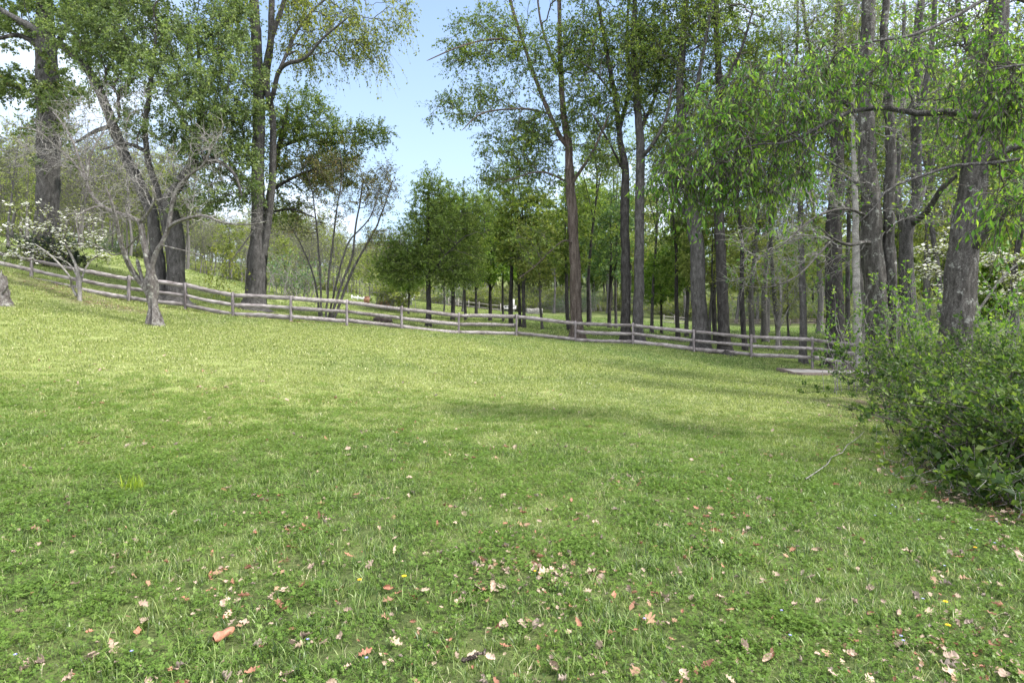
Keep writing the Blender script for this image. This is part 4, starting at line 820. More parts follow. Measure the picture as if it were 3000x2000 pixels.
# ------------------------------------------------------------------ far woodland (a mass nobody could count) and instanced ground cover
def stuff(name, pts, rot, scl, idx, variants, label, cat):
    """one object that carries its pieces on its points"""
    me = bpy.data.meshes.new(name); me.vertices.add(len(pts)); me.vertices.foreach_set('co', np.asarray(pts, np.float32).ravel())
    for nm, ty, v in (('rot', 'FLOAT_VECTOR', rot), ('scl', 'FLOAT', scl), ('idx', 'INT', idx)):
        at = me.attributes.new(nm, ty, 'POINT'); at.data.foreach_set('vector' if ty == 'FLOAT_VECTOR' else 'value', np.asarray(v, np.int32 if ty == 'INT' else np.float32).ravel())
    o = bpy.data.objects.new(name, me); COL.objects.link(o); setp(o, label, cat, kind='stuff')
    c = bpy.data.collections.new(name + '_kinds')
    for v in variants: c.objects.link(v)
    ng = bpy.data.node_groups.new(name, 'GeometryNodeTree'); ng.interface.new_socket('Geometry', in_out='INPUT', socket_type='NodeSocketGeometry'); ng.interface.new_socket('Geometry', in_out='OUTPUT', socket_type='NodeSocketGeometry')
    gi = ng.nodes.new('NodeGroupInput'); go = ng.nodes.new('NodeGroupOutput'); ip = ng.nodes.new('GeometryNodeInstanceOnPoints'); ci = ng.nodes.new('GeometryNodeCollectionInfo')
    ci.inputs['Collection'].default_value = c; ci.inputs['Separate Children'].default_value = True; ci.inputs['Reset Children'].default_value = True
    def na(nm, ty):
        q = ng.nodes.new('GeometryNodeInputNamedAttribute'); q.data_type = ty; q.inputs['Name'].default_value = nm
        return next(x for x in q.outputs if x.enabled and x.name == 'Attribute')
    ng.links.new(gi.outputs[0], ip.inputs['Points']); ng.links.new(ci.outputs[0], ip.inputs['Instance']); ip.inputs['Pick Instance'].default_value = True
    ng.links.new(na('idx', 'INT'), ip.inputs['Instance Index']); ng.links.new(na('rot', 'FLOAT_VECTOR'), ip.inputs['Rotation']); ng.links.new(na('scl', 'FLOAT'), ip.inputs['Scale'])
    ng.links.new(ip.outputs[0], go.inputs[0])
    md = o.modifiers.new('scatter', 'NODES'); md.node_group = ng
    return o

def wood_piece(name, kind, root=None):
    """a trunk-and-crown mesh joined from a prototype's parts, for the far woodland mass"""
    root = root or PROTO[kind][0]; V = []; F4 = []; F3 = []; T = []; M4 = []; M3 = []; mats = []; n0 = 0
    for ch in root.children:
        me = ch.data; co = np.zeros(len(me.vertices) * 3, np.float32); me.vertices.foreach_get('co', co); co = co.reshape(-1, 3)
        vi = np.zeros(len(me.loops), np.int32); me.loops.foreach_get('vertex_index', vi); k = len(me.loops) // len(me.polygons)
        mi = mats.index(me.materials[0]) if me.materials[0] in mats else (mats.append(me.materials[0]) or len(mats) - 1)
        f = vi.reshape(-1, k) + n0; (F4 if k == 4 else F3).append(f); (M4 if k == 4 else M3).append(np.full(len(f), mi))
        if 'tint' in me.attributes: t = np.zeros(len(co), np.float32); me.attributes['tint'].data.foreach_get('value', t)
        else: t = np.zeros(len(co), np.float32)
        V.append(co); T.append(t); n0 += len(co)
    fs = [np.concatenate(F4)] + ([np.concatenate(F3)] if F3 else [])
    return mesh(name, np.concatenate(V), fs, None, tint=np.concatenate(T), link=False, mats=mats, fmat=np.concatenate([np.concatenate(M4)] + ([np.concatenate(M3)] if F3 else [])))
g = np.random.default_rng(5)
kinds = ['B', 'C', 'D', 'H', 'E', 'A']; wp = [wood_piece('wood_' + str(i), k) for i, k in enumerate(kinds)] + [wood_piece('wood_6', None, BUSH[0]), wood_piece('wood_7', None, BUSH[1])]
pts = []; ix = []; scl = []
for k in range(520):
    px = g.uniform(-500, 2850); Y = g.uniform(112, 190); x = sx(px, Y)
    if px < 980: c = g.choice([3, 4, 1, 0], p=[.42, .3, .2, .08]); s = g.uniform(1.0, 1.5) if px < 740 else g.uniform(.7, 1.0)
    else: c = g.choice([0, 1, 2, 5, 3], p=[.3, .2, .25, .15, .1]); s = g.uniform(.8, 1.35)
    if px < 330: s *= 1.25
    pts.append((x, Y, float(gz(x, Y)) - .3)); ix.append(int(c)); scl.append(s)
for k in range(300):                                                  # undergrowth along the wood's edge
    px = g.uniform(-500, 2850); Y = g.uniform(100, 125); x = sx(px, Y); pts.append((x, Y, float(gz(x, Y)) - .2)); ix.append(6 if g.random() < .6 else 7); scl.append(g.uniform(.5, 1.3))
for k in range(45):
    px = g.uniform(-260, 420); Y = g.uniform(50, 82); x = sx(px, Y); pts.append((x, Y, float(gz(x, Y)) - .2)); ix.append(6 if g.random() < .4 else 7); scl.append(g.uniform(.5, 1.0))
n = len(pts)
stuff('woodland', pts, np.c_[np.zeros(n), np.zeros(n), g.uniform(0, 6.28, n)], scl, ix, wp, 'unbroken far wood closing the view behind the meadow', 'woodland')

# ------------------------------------------------------------------ lawn grass
def tuft(name, nb, rad, h0, h1, wd, lean, seg, seed, mat=M_BLADE, straw=.05, tall=0, droopy=.5):
    g = np.random.default_rng(seed); r = rad * np.sqrt(g.random(nb)); a = g.uniform(0, 6.283, nb)
    b = np.stack([r * np.cos(a), r * np.sin(a), np.full(nb, -.012)], -1)
    h = g.uniform(h0, h1, nb) * g.uniform(.6, 1.1, nb)
    if tall: k = g.random(nb) < tall; h[k] *= 1.7
    da = g.uniform(0, 6.283, nb); dirv = np.stack([np.cos(da), np.sin(da), np.zeros(nb)], -1); ln = g.uniform(.15, 1, nb) * lean * h
    side = np.stack([-np.sin(da), np.cos(da), np.zeros(nb)], -1); tw = g.normal(0, .6, nb)[:, None]; side = norm(side + dirv * tw)
    w_ = wd * g.uniform(.6, 1.3, nb)
    V = []
    ss = np.linspace(0, 1, seg + 1)
    for s in ss:
        c = b + np.array([0, 0, 1]) * (h * (s - droopy * .35 * s ** 3))[:, None] + dirv * (ln * (s ** 2 + .25 * s))[:, None]
        hw = (w_ * (1 - s ** 1.6) * .5)[:, None]
        if s < 1: V += [c - side * hw, c + side * hw]
        else: V += [c]
    m = len(V); V = np.stack(V, 1).reshape(-1, 3); base = np.arange(nb)[:, None] * m
    Q = [base + np.array([[2 * i, 2 * i + 1, 2 * i + 3, 2 * i + 2]]) for i in range(seg - 1)]; T = base + np.array([[m - 3, m - 2, m - 1]])
    ti = np.clip(g.normal(.42, .26, nb), 0, .9); k = g.random(nb) < straw; ti[k] = g.uniform(.92, 1, k.sum())
    return mesh(name, V, [np.concatenate(Q), T], mat, tint=np.repeat(ti, m), link=False)
def clover(name, nb, rad, seed, h=.036, s0=.0075):
    g = np.random.default_rng(seed); V = []; T = []; ti = []; n0 = 0
    for i in range(nb):
        r = rad * math.sqrt(g.random()); a = g.uniform(0, 6.28); c = np.array([r * math.cos(a), r * math.sin(a), h * g.uniform(.45, 1.15)]); tilt = g.normal(0, .35, 2); a0 = g.uniform(0, 6.28); s = s0 * g.uniform(.7, 1.4); t = np.clip(g.normal(.5, .22), 0, 1)
        for q in range(3):
            aa = a0 + q * 2.094; e = np.array([math.cos(aa), math.sin(aa), tilt[0] * math.cos(aa) + tilt[1] * math.sin(aa) + .15]); f = np.array([-math.sin(aa), math.cos(aa), -tilt[0] * math.sin(aa) + tilt[1] * math.cos(aa)])
            V += [c, c + e * s * .6 + f * s * .5, c + e * s * 1.1 + f * s * .42, c + e * s * 1.02, c + e * s * 1.1 - f * s * .42, c + e * s * .6 - f * s * .5]
            T += [(n0, n0 + 1, n0 + 3), (n0 + 1, n0 + 2, n0 + 3), (n0, n0 + 3, n0 + 5), (n0 + 3, n0 + 4, n0 + 5)]; n0 += 6; ti += [t] * 6
    return mesh(name, V, [np.array(T)], M_CLOVER, tint=ti, link=False)
def scatter_zone(y0, y1, dens, seed, marg=1.14):
    g = np.random.default_rng(seed); k = .857 * marg
    area = k * (y1 ** 2 - y0 ** 2) + 4.4 * (y1 - y0); n = int(area * dens)
    y = np.sqrt(y0 ** 2 + g.random(n) * (y1 ** 2 - y0 ** 2)); x = g.uniform(-1, 1, n) * (k * y + 2.2)
    s = soil(x, y); keep = g.random(n) > s * .93
    keep &= ~((x > 11.0) & (x < 15.4) & (y > 23.2) & (y < 25.4))
    return x[keep], y[keep], g
near = [tuft('grass_a%d' % i, 46, .085, .03, .065, .0048, .75, 3, 30 + i, straw=.05) for i in range(5)] + [tuft('grass_b%d' % i, 30, .06, .06, .11, .006, .85, 4, 40 + i, straw=.05, tall=.07, droopy=.8) for i in range(3)] + [clover('clover_%d' % i, 34, .1, 50 + i) for i in range(3)] + [tuft('straw_%d' % i, 12, .09, .04, .09, .004, 1.6, 3, 60 + i, straw=.8) for i in range(2)]
mid = [tuft('turf_a%d' % i, 80, .16, .03, .065, .0075, .7, 2, 70 + i, straw=.07) for i in range(5)] + [tuft('turf_b%d' % i, 46, .12, .06, .1, .008, .7, 2, 80 + i, straw=.05) for i in range(3)]
fars = [tuft('sward_%d' % i, 110, .32, .035, .08, .014, .6, 2, 90 + i, straw=.07) for i in range(5)]
def grass(name, zone, variants, pick, label):
    x, y, g = zone; z = gz(x, y); n = len(x); ix = pick(x, y, g)
    sc_ = g.uniform(.75, 1.25, n)
    stuff(name, np.stack([x, y, z], -1), np.stack([g.normal(0, .08, n), g.normal(0, .08, n), g.uniform(0, 6.28, n)], -1), sc_, ix, variants, label, 'grass')
def pick_near(x, y, g):
    v = vnoise(x, y, .9, 11) + .5 * vnoise(x, y, .3, 12); c = vnoise(x, y, 1.3, 13) + .6 * vnoise(x, y, .4, 14) + .1 * (x > 1) - .12 * (y - 4).clip(0, 9)
    i = g.integers(0, 5, len(x)); i = np.where((v > .35) & (g.random(len(x)) < .55), g.integers(5, 8, len(x)), i); i = np.where((c > .2) & (g.random(len(x)) < .36), g.integers(8, 11, len(x)), i)
    return np.where(g.random(len(x)) < .07, g.integers(11, 13, len(x)), i)
def pick_mid(x, y, g):
    v = vnoise(x, y, 1.6, 15) + .5 * vnoise(x, y, .5, 16); i = g.integers(0, 5, len(x)); return np.where((v > .4) & (g.random(len(x)) < .5), g.integers(5, 8, len(x)), i)
def faded(y0, y1, dens, seed, f0, f1, far=None):
    """a zone whose density rises over the f0 span and falls over the f1 span, so that neighbours melt into each other"""
    x, y, g = scatter_zone(y0, y1, dens, seed)
    p = np.ones(len(x))
    if f0: p = np.minimum(p, ((y - f0[0]) / (f0[1] - f0[0])).clip(0, 1))
    if f1: p = np.minimum(p, 1 - ((y - f1[0]) / (f1[1] - f1[0])).clip(0, 1))
    k = g.random(len(x)) < p
    return x[k], y[k], g
grass('grass', faded(1.5, 11, 300, 201, None, (5.5, 11)), near, pick_near, 'mown grass and clover of the near lawn')
grass('grass', faded(5, 19, 78, 202, (5, 9), (12, 19)), mid, pick_mid, 'mown grass of the middle of the lawn')
grass('grass', faded(11, 31, 26, 203, (11, 18), None), fars, lambda x, y, g: g.integers(0, 5, len(x)), 'grass of the lawn up to the fence and round the tree feet')
def meadow_zone():
    x, y, g = scatter_zone(31, 90, 2.2, 204, 1.1); return x, y, g
grass('grass', meadow_zone(), [tuft('meadow_%d' % i, 120, .6, .05, .12, .03, .6, 2, 100 + i) for i in range(4)], lambda x, y, g: g.integers(0, 4, len(x)), 'grass of the meadow beyond the fence')

# ------------------------------------------------------------------ dry leaves
def dry_mat(name, c1, c2):
    m, n, l, p = new_mat(name); tcd = n.new('ShaderNodeTexCoord'); oi = n.new('ShaderNodeObjectInfo')
    a = noise(n, l, 60, 4, .6, tcd.outputs['Object']); r = ramp(n, [(.3, c1), (.7, c2)]); l.new(a.outputs['Fac'], r.inputs['Fac'])
    hs = n.new('ShaderNodeHueSaturation'); mr = n.new('ShaderNodeMapRange'); mr.inputs['To Min'].default_value = .75; mr.inputs['To Max'].default_value = 1.25; l.new(oi.outputs['Random'], mr.inputs['Value']); l.new(mr.outputs[0], hs.inputs['Value']); l.new(r.outputs[0], hs.inputs['Color'])
    l.new(hs.outputs[0], p.inputs['Base Color']); p.inputs['Roughness'].default_value = .7
    return m
DRY = [('pale tan', dry_mat('dry_leaf_tan', (.26, .185, .135), (.43, .335, .255))), ('russet', dry_mat('dry_leaf_russet', (.17, .07, .045), (.34, .16, .1))), ('pinkish', dry_mat('dry_leaf_pink', (.24, .17, .13), (.4, .305, .245))), ('grey-brown', dry_mat('dry_leaf_grey', (.14, .11, .095), (.3, .24, .2))), ('orange-brown', dry_mat('dry_leaf_orange', (.19, .11, .065), (.32, .2, .12)))]
def dry_leaf(shape, seed):
    g = np.random.default_rng(seed); n = 15; s = np.linspace(0, 1, n); L_ = 1.0
    if shape == 'lobed': w_ = .3 * np.sin(np.pi * s.clip(.02, .98)) ** .6 * (1 + .45 * np.sin(s * 6 * np.pi + .6)) + .02
    elif shape == 'curled': w_ = .28 * np.sin(np.pi * s.clip(.02, .98)) ** .7 + .015
    elif shape == 'folded': w_ = .34 * np.sin(np.pi * s.clip(.03, .97)) ** .55 + .015
    else: w_ = .17 * np.sin(np.pi * s.clip(.03, .97)) ** .7 + .01
    fold = dict(lobed=.5, curled=1.35, folded=1.0, narrow=.7)[shape]; curl = g.uniform(.3, .9) * (1.4 if shape == 'curled' else 1)
    V = []
    for i in range(n):
        th = (s[i] - .3) * curl * 1.6; y = s[i] - .5; zc = .12 * curl * (2 * s[i] - 1) ** 2 + .05 * g.normal()
        for j in (-2, -1, 0, 1, 2):
            f = j / 2; a = f * fold * (1 + .2 * g.normal()); V.append((w_[i] * math.sin(a) / max(fold, .3) * 1.15, y, zc + w_[i] * (1 - math.cos(a)) * 1.2 + .012 * g.normal()))
    Q = [(i * 5 + j, i * 5 + j + 1, i * 5 + j + 6, i * 5 + j + 5) for i in range(n - 1) for j in range(4)]
    st = np.array([(0, -.5, .02), (.02, -.62, .05), (.03, -.74, .1)]); v, q = tubes(st[None], np.array([[.014, .012, .008]]), 4)
    return np.concatenate([np.array(V), v]), np.concatenate([np.array(Q), q + len(V)])
SHAPES = ['lobed', 'curled', 'folded', 'narrow']
DM = {}
for si, shp in enumerate(SHAPES):
    for k in range(2):
        for ci in range(len(DRY)):
            V, q = dry_leaf(shp, 300 + si * 10 + k); o = mesh('fallen_leaf', V, [q], DRY[ci][1], link=False, smooth=True); DM[(si, k, ci)] = o.data; bpy.data.objects.remove(o)
SPOT = [(1045,1172,1.3,2),(1130,1365,1.5,2),(1103,1360,1.1,0),(1152,1362,1.4,2),(905,1275,1.3,0),(950,1388,1.2,1),(1250,1275,1,0),(1300,1355,1,0),(1710,1232,1.3,2),(1340,1190,1.1,0),(1510,1160,1.1,0),(1385,1313,1,2),(1195,1175,1,3),(1160,1215,.9,1),(870,1225,1,0),(845,1105,1,1),(730,1090,1.1,0),(485,1085,1,3),(310,1255,1.1,2),(265,1285,1.3,0),(170,1358,1.1,2),(88,1397,1.2,3),(690,1505,1.2,0),(95,1535,1.6,2),(60,1545,1.3,0),(210,1528,1.6,2),(640,1400,1.1,1),(655,1412,1,1),(1200,1450,1.3,2),(1368,1522,1.5,2),(1375,1505,1.2,0),(1460,1400,.9,0),(1710,1505,1.4,2),(1655,1490,1,0),(1762,1530,1.2,0),(2185,1530,1.5,2),(2340,1290,2,2),(2310,1420,1,3),(2145,1343,1.3,4),(2130,1455,1,3),(1905,1320,.9,4),(1945,1285,.9,0),(1985,1255,1,2),(1840,1137,1.1,2),(1735,1160,1,0),(1590,1390,1,0),(1825,1402,1.1,0),(1880,1400,1,2),(1932,1532,1.2,0),(1540,1500,1.1,0),(560,1445,1.1,2),(800,1420,1.2,2),(1060,1390,1.1,0),(430,1300,1.1,3),(1270,1550,1.4,2),(840,1515,1.4,1),(335,970,.9,0),(210,990,.9,2),(545,1220,1,3),(2285,1275,1,4),(670,1500,1.2,2),(1085,1520,1.3,2),(1035,1175,1.1,4),(1350,1195,1,2),(1180,1380,1,0),(1215,1440,1.1,4),(745,1490,1,0),(2200,1425,.9,2),(1655,1385,1,0),(30,1280,1,0),(275,1290,1,4)]
g = np.random.default_rng(900); LV = []
for px, py, s, c in SPOT:
    q = ground_at(px, py); LV.append((q[0], q[1], .045 * s, c))
while len(LV) < 300:
    y = 2.35 + 9 * g.random() ** 1.5; x = g.uniform(-.9, .9) * y
    dn = .35 + .45 * (vnoise(np.array([x]), np.array([y]), .8, 21)[0]) + .25 * (x > -.4) * (y < 6) + (.5 if soil(np.array([x]), np.array([y]))[0] > .3 else 0) - .06 * max(0, y - 5)
    if g.random() < .2 and len(LV) > 70: q = LV[int(g.integers(60, len(LV)))]; x, y = q[0] + g.normal(0, .12), q[1] + g.normal(0, .12)
    if g.random() < dn: LV.append((x, y,   .034 * g.uniform(.55, 1.4), int(g.choice(5, p=[.34, .12, .28, .18, .08]))))
def where(x, y):
    px = CX + x / y * F; py = HY + (EYE - float(gz(x, y))) / y * F
    v = 'in the turf near the fence' if py < 950 else ('in the middle of the lawn' if py < 1150 else ('in the lush near grass' if py < 1380 else 'in the grass at the bottom edge'))
    if float(soil(np.array([x]), np.array([y]))[0]) > .3: return 'on the littered soil under the shrubs'
    return v + (' at the left' if px < 784 else (' at the centre' if px < 1568 else ' at the right'))
for x, y, s, c in LV:
    si = int(g.choice(4, p=[.36, .3, .2, .14])); o = bpy.data.objects.new('fallen_leaf', DM[(si, int(g.integers(2)), c)]); COL.objects.link(o)
    o.location = (x, y, float(gz(x, y)) + .016 + .026 * g.random()); o.rotation_euler = (g.normal(0, .5), g.normal(0, .5), g.uniform(0, 6.28)); o.scale = (s, s, s)
    setp(o, '%s %s dry leaf lying %s' % (DRY[c][0], SHAPES[si], where(x, y)), 'leaf', 'dry leaves scattered over the lawn')
# litter nobody could count: along the foot of the fence, under the dogwood and under the shrubs
lp = []; 
for i in range(len(POSTS) - 1):
    a = P(POSTS[i][0], POSTS[i][2], POSTS[i][1]); b = P(POSTS[i + 1][0], POSTS[i + 1][2], POSTS[i + 1][1])
    for k in range(70 if 4 < i < 11 else 26):
        t = g.random(); p = a + (b - a) * t; lp.append((p[0], p[1] - abs(g.normal(0, .18)) + .05))
for cx, cy, rx, ry, n in ((4.8, 5.0, 1.1, .8, 260), (5.3, 6.7, 1.5, 1.4, 300), (7.0, 9.3, 2, 2.4, 260), (-15.2, 22.6, 2.4, .8, 260), (-17.2, 23.2, 2.2, .9, 120)):
    for k in range(n): lp.append((cx + g.normal(0, .5) * rx, cy + g.normal(0, .5) * ry))
while len(lp) < 4300:
    y = 2.3 + 11 * g.random() ** 1.3; x = g.uniform(-.95, .95) * y
    if g.random() < .5: q = lp[int(g.integers(len(lp) // 2, len(lp)))]; x, y = (q[0] + g.normal(0, .12), q[1] + g.normal(0, .12)) if q[1] < 14 else (x, y)
    if g.random() < .4 + .6 * vnoise(np.array([x]), np.array([y]), .7, 22)[0] + .2 * (x > -.4) * (y < 7) - .03 * y: lp.append((x, y))
lp = np.array(lp); n = len(lp)
lv = []
for i in range(8):
    o = bpy.data.objects.new('litter_leaf', DM[(i % 4, i // 4, [0, 1, 2, 1, 4, 3, 2, 1][i])]); lv.append(o)
stuff('leaf_litter', np.c_[lp, gz(lp[:, 0], lp[:, 1]) + .028], np.c_[g.normal(0, .4, n), g.normal(0, .4, n), g.uniform(0, 6.28, n)], np.where(np.arange(n) < 2500, g.uniform(.04, .07, n), g.uniform(.014, .034, n)), g.integers(0, 8, n), lv, 'brown leaf litter at the fence foot, under the shrubs and crumbled over the lawn', 'leaf litter')

# ------------------------------------------------------------------ sticks, flowers, stump, boulder, slab
def simple_mat(name, c, rough=.7, nz=.25, scale=8):
    m, n, l, p = new_mat(name); tcd = n.new('ShaderNodeTexCoord'); a = noise(n, l, scale, 5, .6, tcd.outputs['Object'])
    r = ramp(n, [(.3, tuple(x * (1 - nz) for x in c)), (.7, tuple(min(1, x * (1 + nz)) for x in c))]); l.new(a.outputs['Fac'], r.inputs['Fac']); l.new(r.outputs[0], p.inputs['Base Color']); p.inputs['Roughness'].default_value = rough
    return m
def stick(label, p0, p1, r, mat, bend=.02, hgt=.035):
    a = ground_at(*p0); b = ground_at(*p1); n = 9; s = np.linspace(0, 1, n); gg = np.random.default_rng(int(p0[0]))
    q = np.stack([a[0] + (b[0] - a[0]) * s, a[1] + (b[1] - a[1]) * s, s * 0], -1); q[:, :2] += gg.normal(0, bend, (n, 2)) * np.sin(np.pi * s)[:, None]
    q[:, 2] = gz(q[:, 0], q[:, 1]) + hgt + gg.normal(0, .004, n)
    V, f = tubes(q[None], (r * (1 - .5 * s) * gg.uniform(.85, 1.15, n))[None], 8, ridge=.06); c = q[0].copy(); o = mesh('fallen_stick', V - c, [f], mat, smooth=True); o.location = c
    return setp(o, label, 'stick')
stick('short thick brown stick beside a pale leaf at the bottom edge', (1062, 1535), (1115, 1512), .011, BARK['brown'])
stick('long thin pale cane lying on the grass in front of the shrubs', (1850, 1115), (1985, 1000), .006, BARK['bare'], hgt=.06)
stick('thin pale cane leaning out of the litter under the nearest shrub', (2125, 1140), (2255, 1090), .006, BARK['bare'], hgt=.12)
a = ground_at(490, 1490); b = ground_at(535, 1462)
s = np.linspace(0, 1, 10); q = np.stack([a[0] + (b[0] - a[0]) * s, a[1] + (b[1] - a[1]) * s, gz(a[0], a[1]) + .04 + 0 * s], -1); rr = .02 * (1 + .25 * np.sin(s * 9)) * np.sin(np.pi * (s * .9 + .05)) ** .3
V, f = tubes(q[None], rr[None], 9, ridge=.16); o = mesh('bark_piece', V - q[0], [f], DRY[1][1], smooth=True); o.location = q[0]; setp(o, 'reddish rolled bark piece in the grass at the lower left', 'bark')
def daisy(name, label, px, py, r, petals, mats, h, cat, group=None, dome=.35):
    q = ground_at(px, py); root = empty(name, (q[0], q[1], float(gz(*q))), label, cat, group)
    V, f = tubes(np.array([[(0, 0, 0), (.004, .002, h * .5), (.002, .004, h)]]), np.array([[.0025, .002, .002]]), 5); mesh('stem', V, [f], mats[0], root, smooth=True)
    gg = np.random.default_rng(int(px)); V = []; T = []; n0 = 0
    for ring, (k, rad, zz) in enumerate(((petals, 1, 0), (max(petals - 2, 4), .65, .2), (max(petals // 2, 3), .35, .35)) if petals > 6 else ((petals, 1, 0),)):
        for i in range(k):
            aa = 6.283 * i / k + ring * .4; e = np.array([math.cos(aa), math.sin(aa), 0]); t = np.array([-math.sin(aa), math.cos(aa), 0]); wv = 2.2 / k; c = np.array([.002, .004, h + zz * r * dome * 1.5]); up = np.array([0, 0, dome])
            V += [c, c + e * r * rad * .6 + t * r * rad * wv + up * r * .5, c + e * r * rad * 1.0 + up * r * .35, c + e * r * rad * .6 - t * r * rad * wv + up * r * .5]; T += [(n0, n0 + 3, n0 + 2), (n0, n0 + 2, n0 + 1)]; n0 += 4
    mesh('petals', V, [np.array(T)], mats[1], root)
    aa = np.linspace(0, 6.283, 9)[:-1]; rc = r * .22
    Vc = [(.002, .004, h + r * dome * .9 + .003)] + [(.002 + rc * math.cos(x), .004 + rc * math.sin(x), h + r * dome * .55) for x in aa]
    mesh('flower_head', Vc, [np.array([(0, 1 + i, 1 + (i + 1) % 8) for i in range(8)])], mats[2], root)
    return root
GS = simple_mat('flower_stem', (.06, .12, .03)); YEL = simple_mat('dandelion_petal', (.85, .55, .02)); YEC = simple_mat('dandelion_eye', (.8, .42, .01)); VIO = simple_mat('violet_petal', (.16, .17, .45)); VIC = simple_mat('violet_eye', (.7, .7, .5)); WHT = simple_mat('seed_head', (.7, .7, .68))
for px, py, r, lab in [(927, 1356, .016, 'larger of the two yellow dandelions side by side at the bottom of the lawn'), (825, 1364, .014, 'left and smaller of the two neighbouring yellow dandelions'), (2172, 1415, .014, 'yellow dandelion nearest the dark shrub litter at the right'), (2178, 1472, .014, 'yellow dandelion lowest in the picture at the right'), (2240, 1282, .013, 'yellow dandelion just below the shrub litter at the right'), (1228, 1537 - 198, .009, 'tiny yellow flower in the middle of the near lawn')]:
    daisy('dandelion', lab, px, py, r, 14, (GS, YEL, YEC), .07, 'flower', 'dandelions in the lawn')
for i, (px, py) in enumerate([(2050, 1175), (2057, 1180), (2045, 1196), (2010, 1200), (2110, 1210), (2230, 1230), (2245, 1235), (2290, 1215), (2285, 1265), (2170, 1320), (2070, 1490), (2075, 1498), (705, 1500), (300, 1530), (32, 1535), (1795, 1430), (1480, 1450), (2120, 1400), (1815, 1488), (840, 1540)]):
    daisy('violet', 'small blue violet in the lush grass ' + ('at the right, near the shrubs' if px > 1900 and py < 1350 else ('low at the right' if px > 1700 else 'at the bottom left and centre')), px, py, .0085, 5, (GS, VIO, VIC), .055, 'flower', 'blue violets in the lawn')
q = ground_at(308, 1122); tf = tuft('bright_grass_clump', 90, .09, .1, .2, .007, .5, 4, 77, straw=0); COL.objects.link(tf); tf.location = (q[0], q[1], float(gz(*q))); tf.data.materials[0] = leaf_mat('bright_grass', [(0, (.12, .2, .02)), (.5, (.22, .3, .03)), (1, (.34, .4, .06))]); setp(tf, 'taller bright yellow-green grass clump in the left of the lawn', 'grass clump')

# weathered stump at the left edge
st0 = P(5, 704, 19); X, Y = st0[0], 19.0; z = float(gz(X, Y)); root = empty('tree_stump', (X, Y, z), 'weathered grey hollow stump with a broken top at the left edge', 'stump')
n, ns = 26, 26; s = np.linspace(0, 1, n); gg = np.random.default_rng(4)
rad = .2 + .16 * np.exp(-s * 5) - .05 * s; path = np.stack([-.06 * s, 0 * s, -.1 + 1.08 * s], -1)
V, f = tubes(path[None], rad[None], ns, ridge=.1, seed=8); V = V.reshape(n, ns, 3)
V[-1, :, 2] += gg.normal(0, .06, ns) - .18 * np.cos(np.arange(ns) / ns * 6.28); V[-2, :, 2] += gg.normal(0, .03, ns)
inn = V[-1] * np.array([.62, .62, 1]) - np.array([.02, 0, .02]); low = inn * np.array([.8, .8, 1]) - np.array([0, 0, .35])
V2 = np.concatenate([V.reshape(-1, 3), inn, low]); k = np.arange(ns); k2 = (k + 1) % ns; b0 = (n - 1) * ns
f = np.concatenate([f, np.stack([b0 + k, b0 + k2, b0 + ns + k2, b0 + ns + k], -1), np.stack([b0 + ns + k, b0 + ns + k2, b0 + 2 * ns + k2, b0 + 2 * ns + k], -1)])
mesh('trunk', V2, [f], BARK['apple'], root, smooth=True)
br = np.array([(.12, -.1, .42), (.24, -.14, .5), (.3, -.16, .62)]); V, f = tubes(br[None], np.array([[.035, .028, .018]]), 7, ridge=.1); mesh('branch_stub', V, [f], BARK['apple'], root, smooth=True)

def rock(name, loc, r, seed, mat, label, cat, amp=.16):
    import bmesh
    bm = bmesh.new(); bmesh.ops.create_icosphere(bm, subdivisions=4, radius=1); gg = np.random.default_rng(seed)
    V = np.array([v.co[:] for v in bm.verts]); F_ = np.array([[v.index for v in f.verts] for f in bm.faces]); bm.free()
    d = sum(a * np.sin((V @ norm(gg.normal(0, 1, 3))) * fq + gg.uniform(0, 6)) for a, fq in [(.9, 2.2), (.7, 3.7), (.6, 5.1), (.4, 8), (.3, 13), (.22, 19)])
    for k in range(7):                                              # broken faces
        nrm = norm(gg.normal(0, 1, 3)); dd = V @ nrm; lim = gg.uniform(.6, .85); V = V - np.clip(dd - lim, 0, None)[:, None] * nrm * .85
    V = V * (1 + amp * .35 * d)[:, None] * np.array(r); o = mesh(name, V, [F_], mat, smooth=True); o.location = loc
    return setp(o, label, cat)
def stone_mat(name, a, b, c):
    m, n, l, p = new_mat(name); tcd = n.new('ShaderNodeTexCoord'); x = noise(n, l, 3.5, 7, .65, tcd.outputs['Object']); r = ramp(n, [(.3, a), (.52, b), (.72, c)]); l.new(x.outputs['Fac'], r.inputs['Fac']); l.new(r.outputs[0], p.inputs['Base Color']); p.inputs['Roughness'].default_value = .92
    bu = n.new('ShaderNodeBump'); bu.inputs['Strength'].default_value = .8; bu.inputs['Distance'].default_value = .05; l.new(x.outputs['Fac'], bu.inputs['Height']); l.new(bu.outputs[0], p.inputs['Normal']); return m
M_ROCK = stone_mat('dark_rock', (.03, .024, .022), (.08, .06, .055), (.19, .16, .145)); M_SLAB = stone_mat('slab_stone', (.16, .15, .145), (.28, .262, .255), (.4, .38, .37))
p = P(882, 741, 33); rock('boulder', (p[0], 33, float(gz(p[0], 33)) + .14), (.52, .4, .36), 3, M_ROCK, 'dark brown boulder behind the fence left of the round tree', 'boulder', .3)
p = P(842, 741, 27.2)
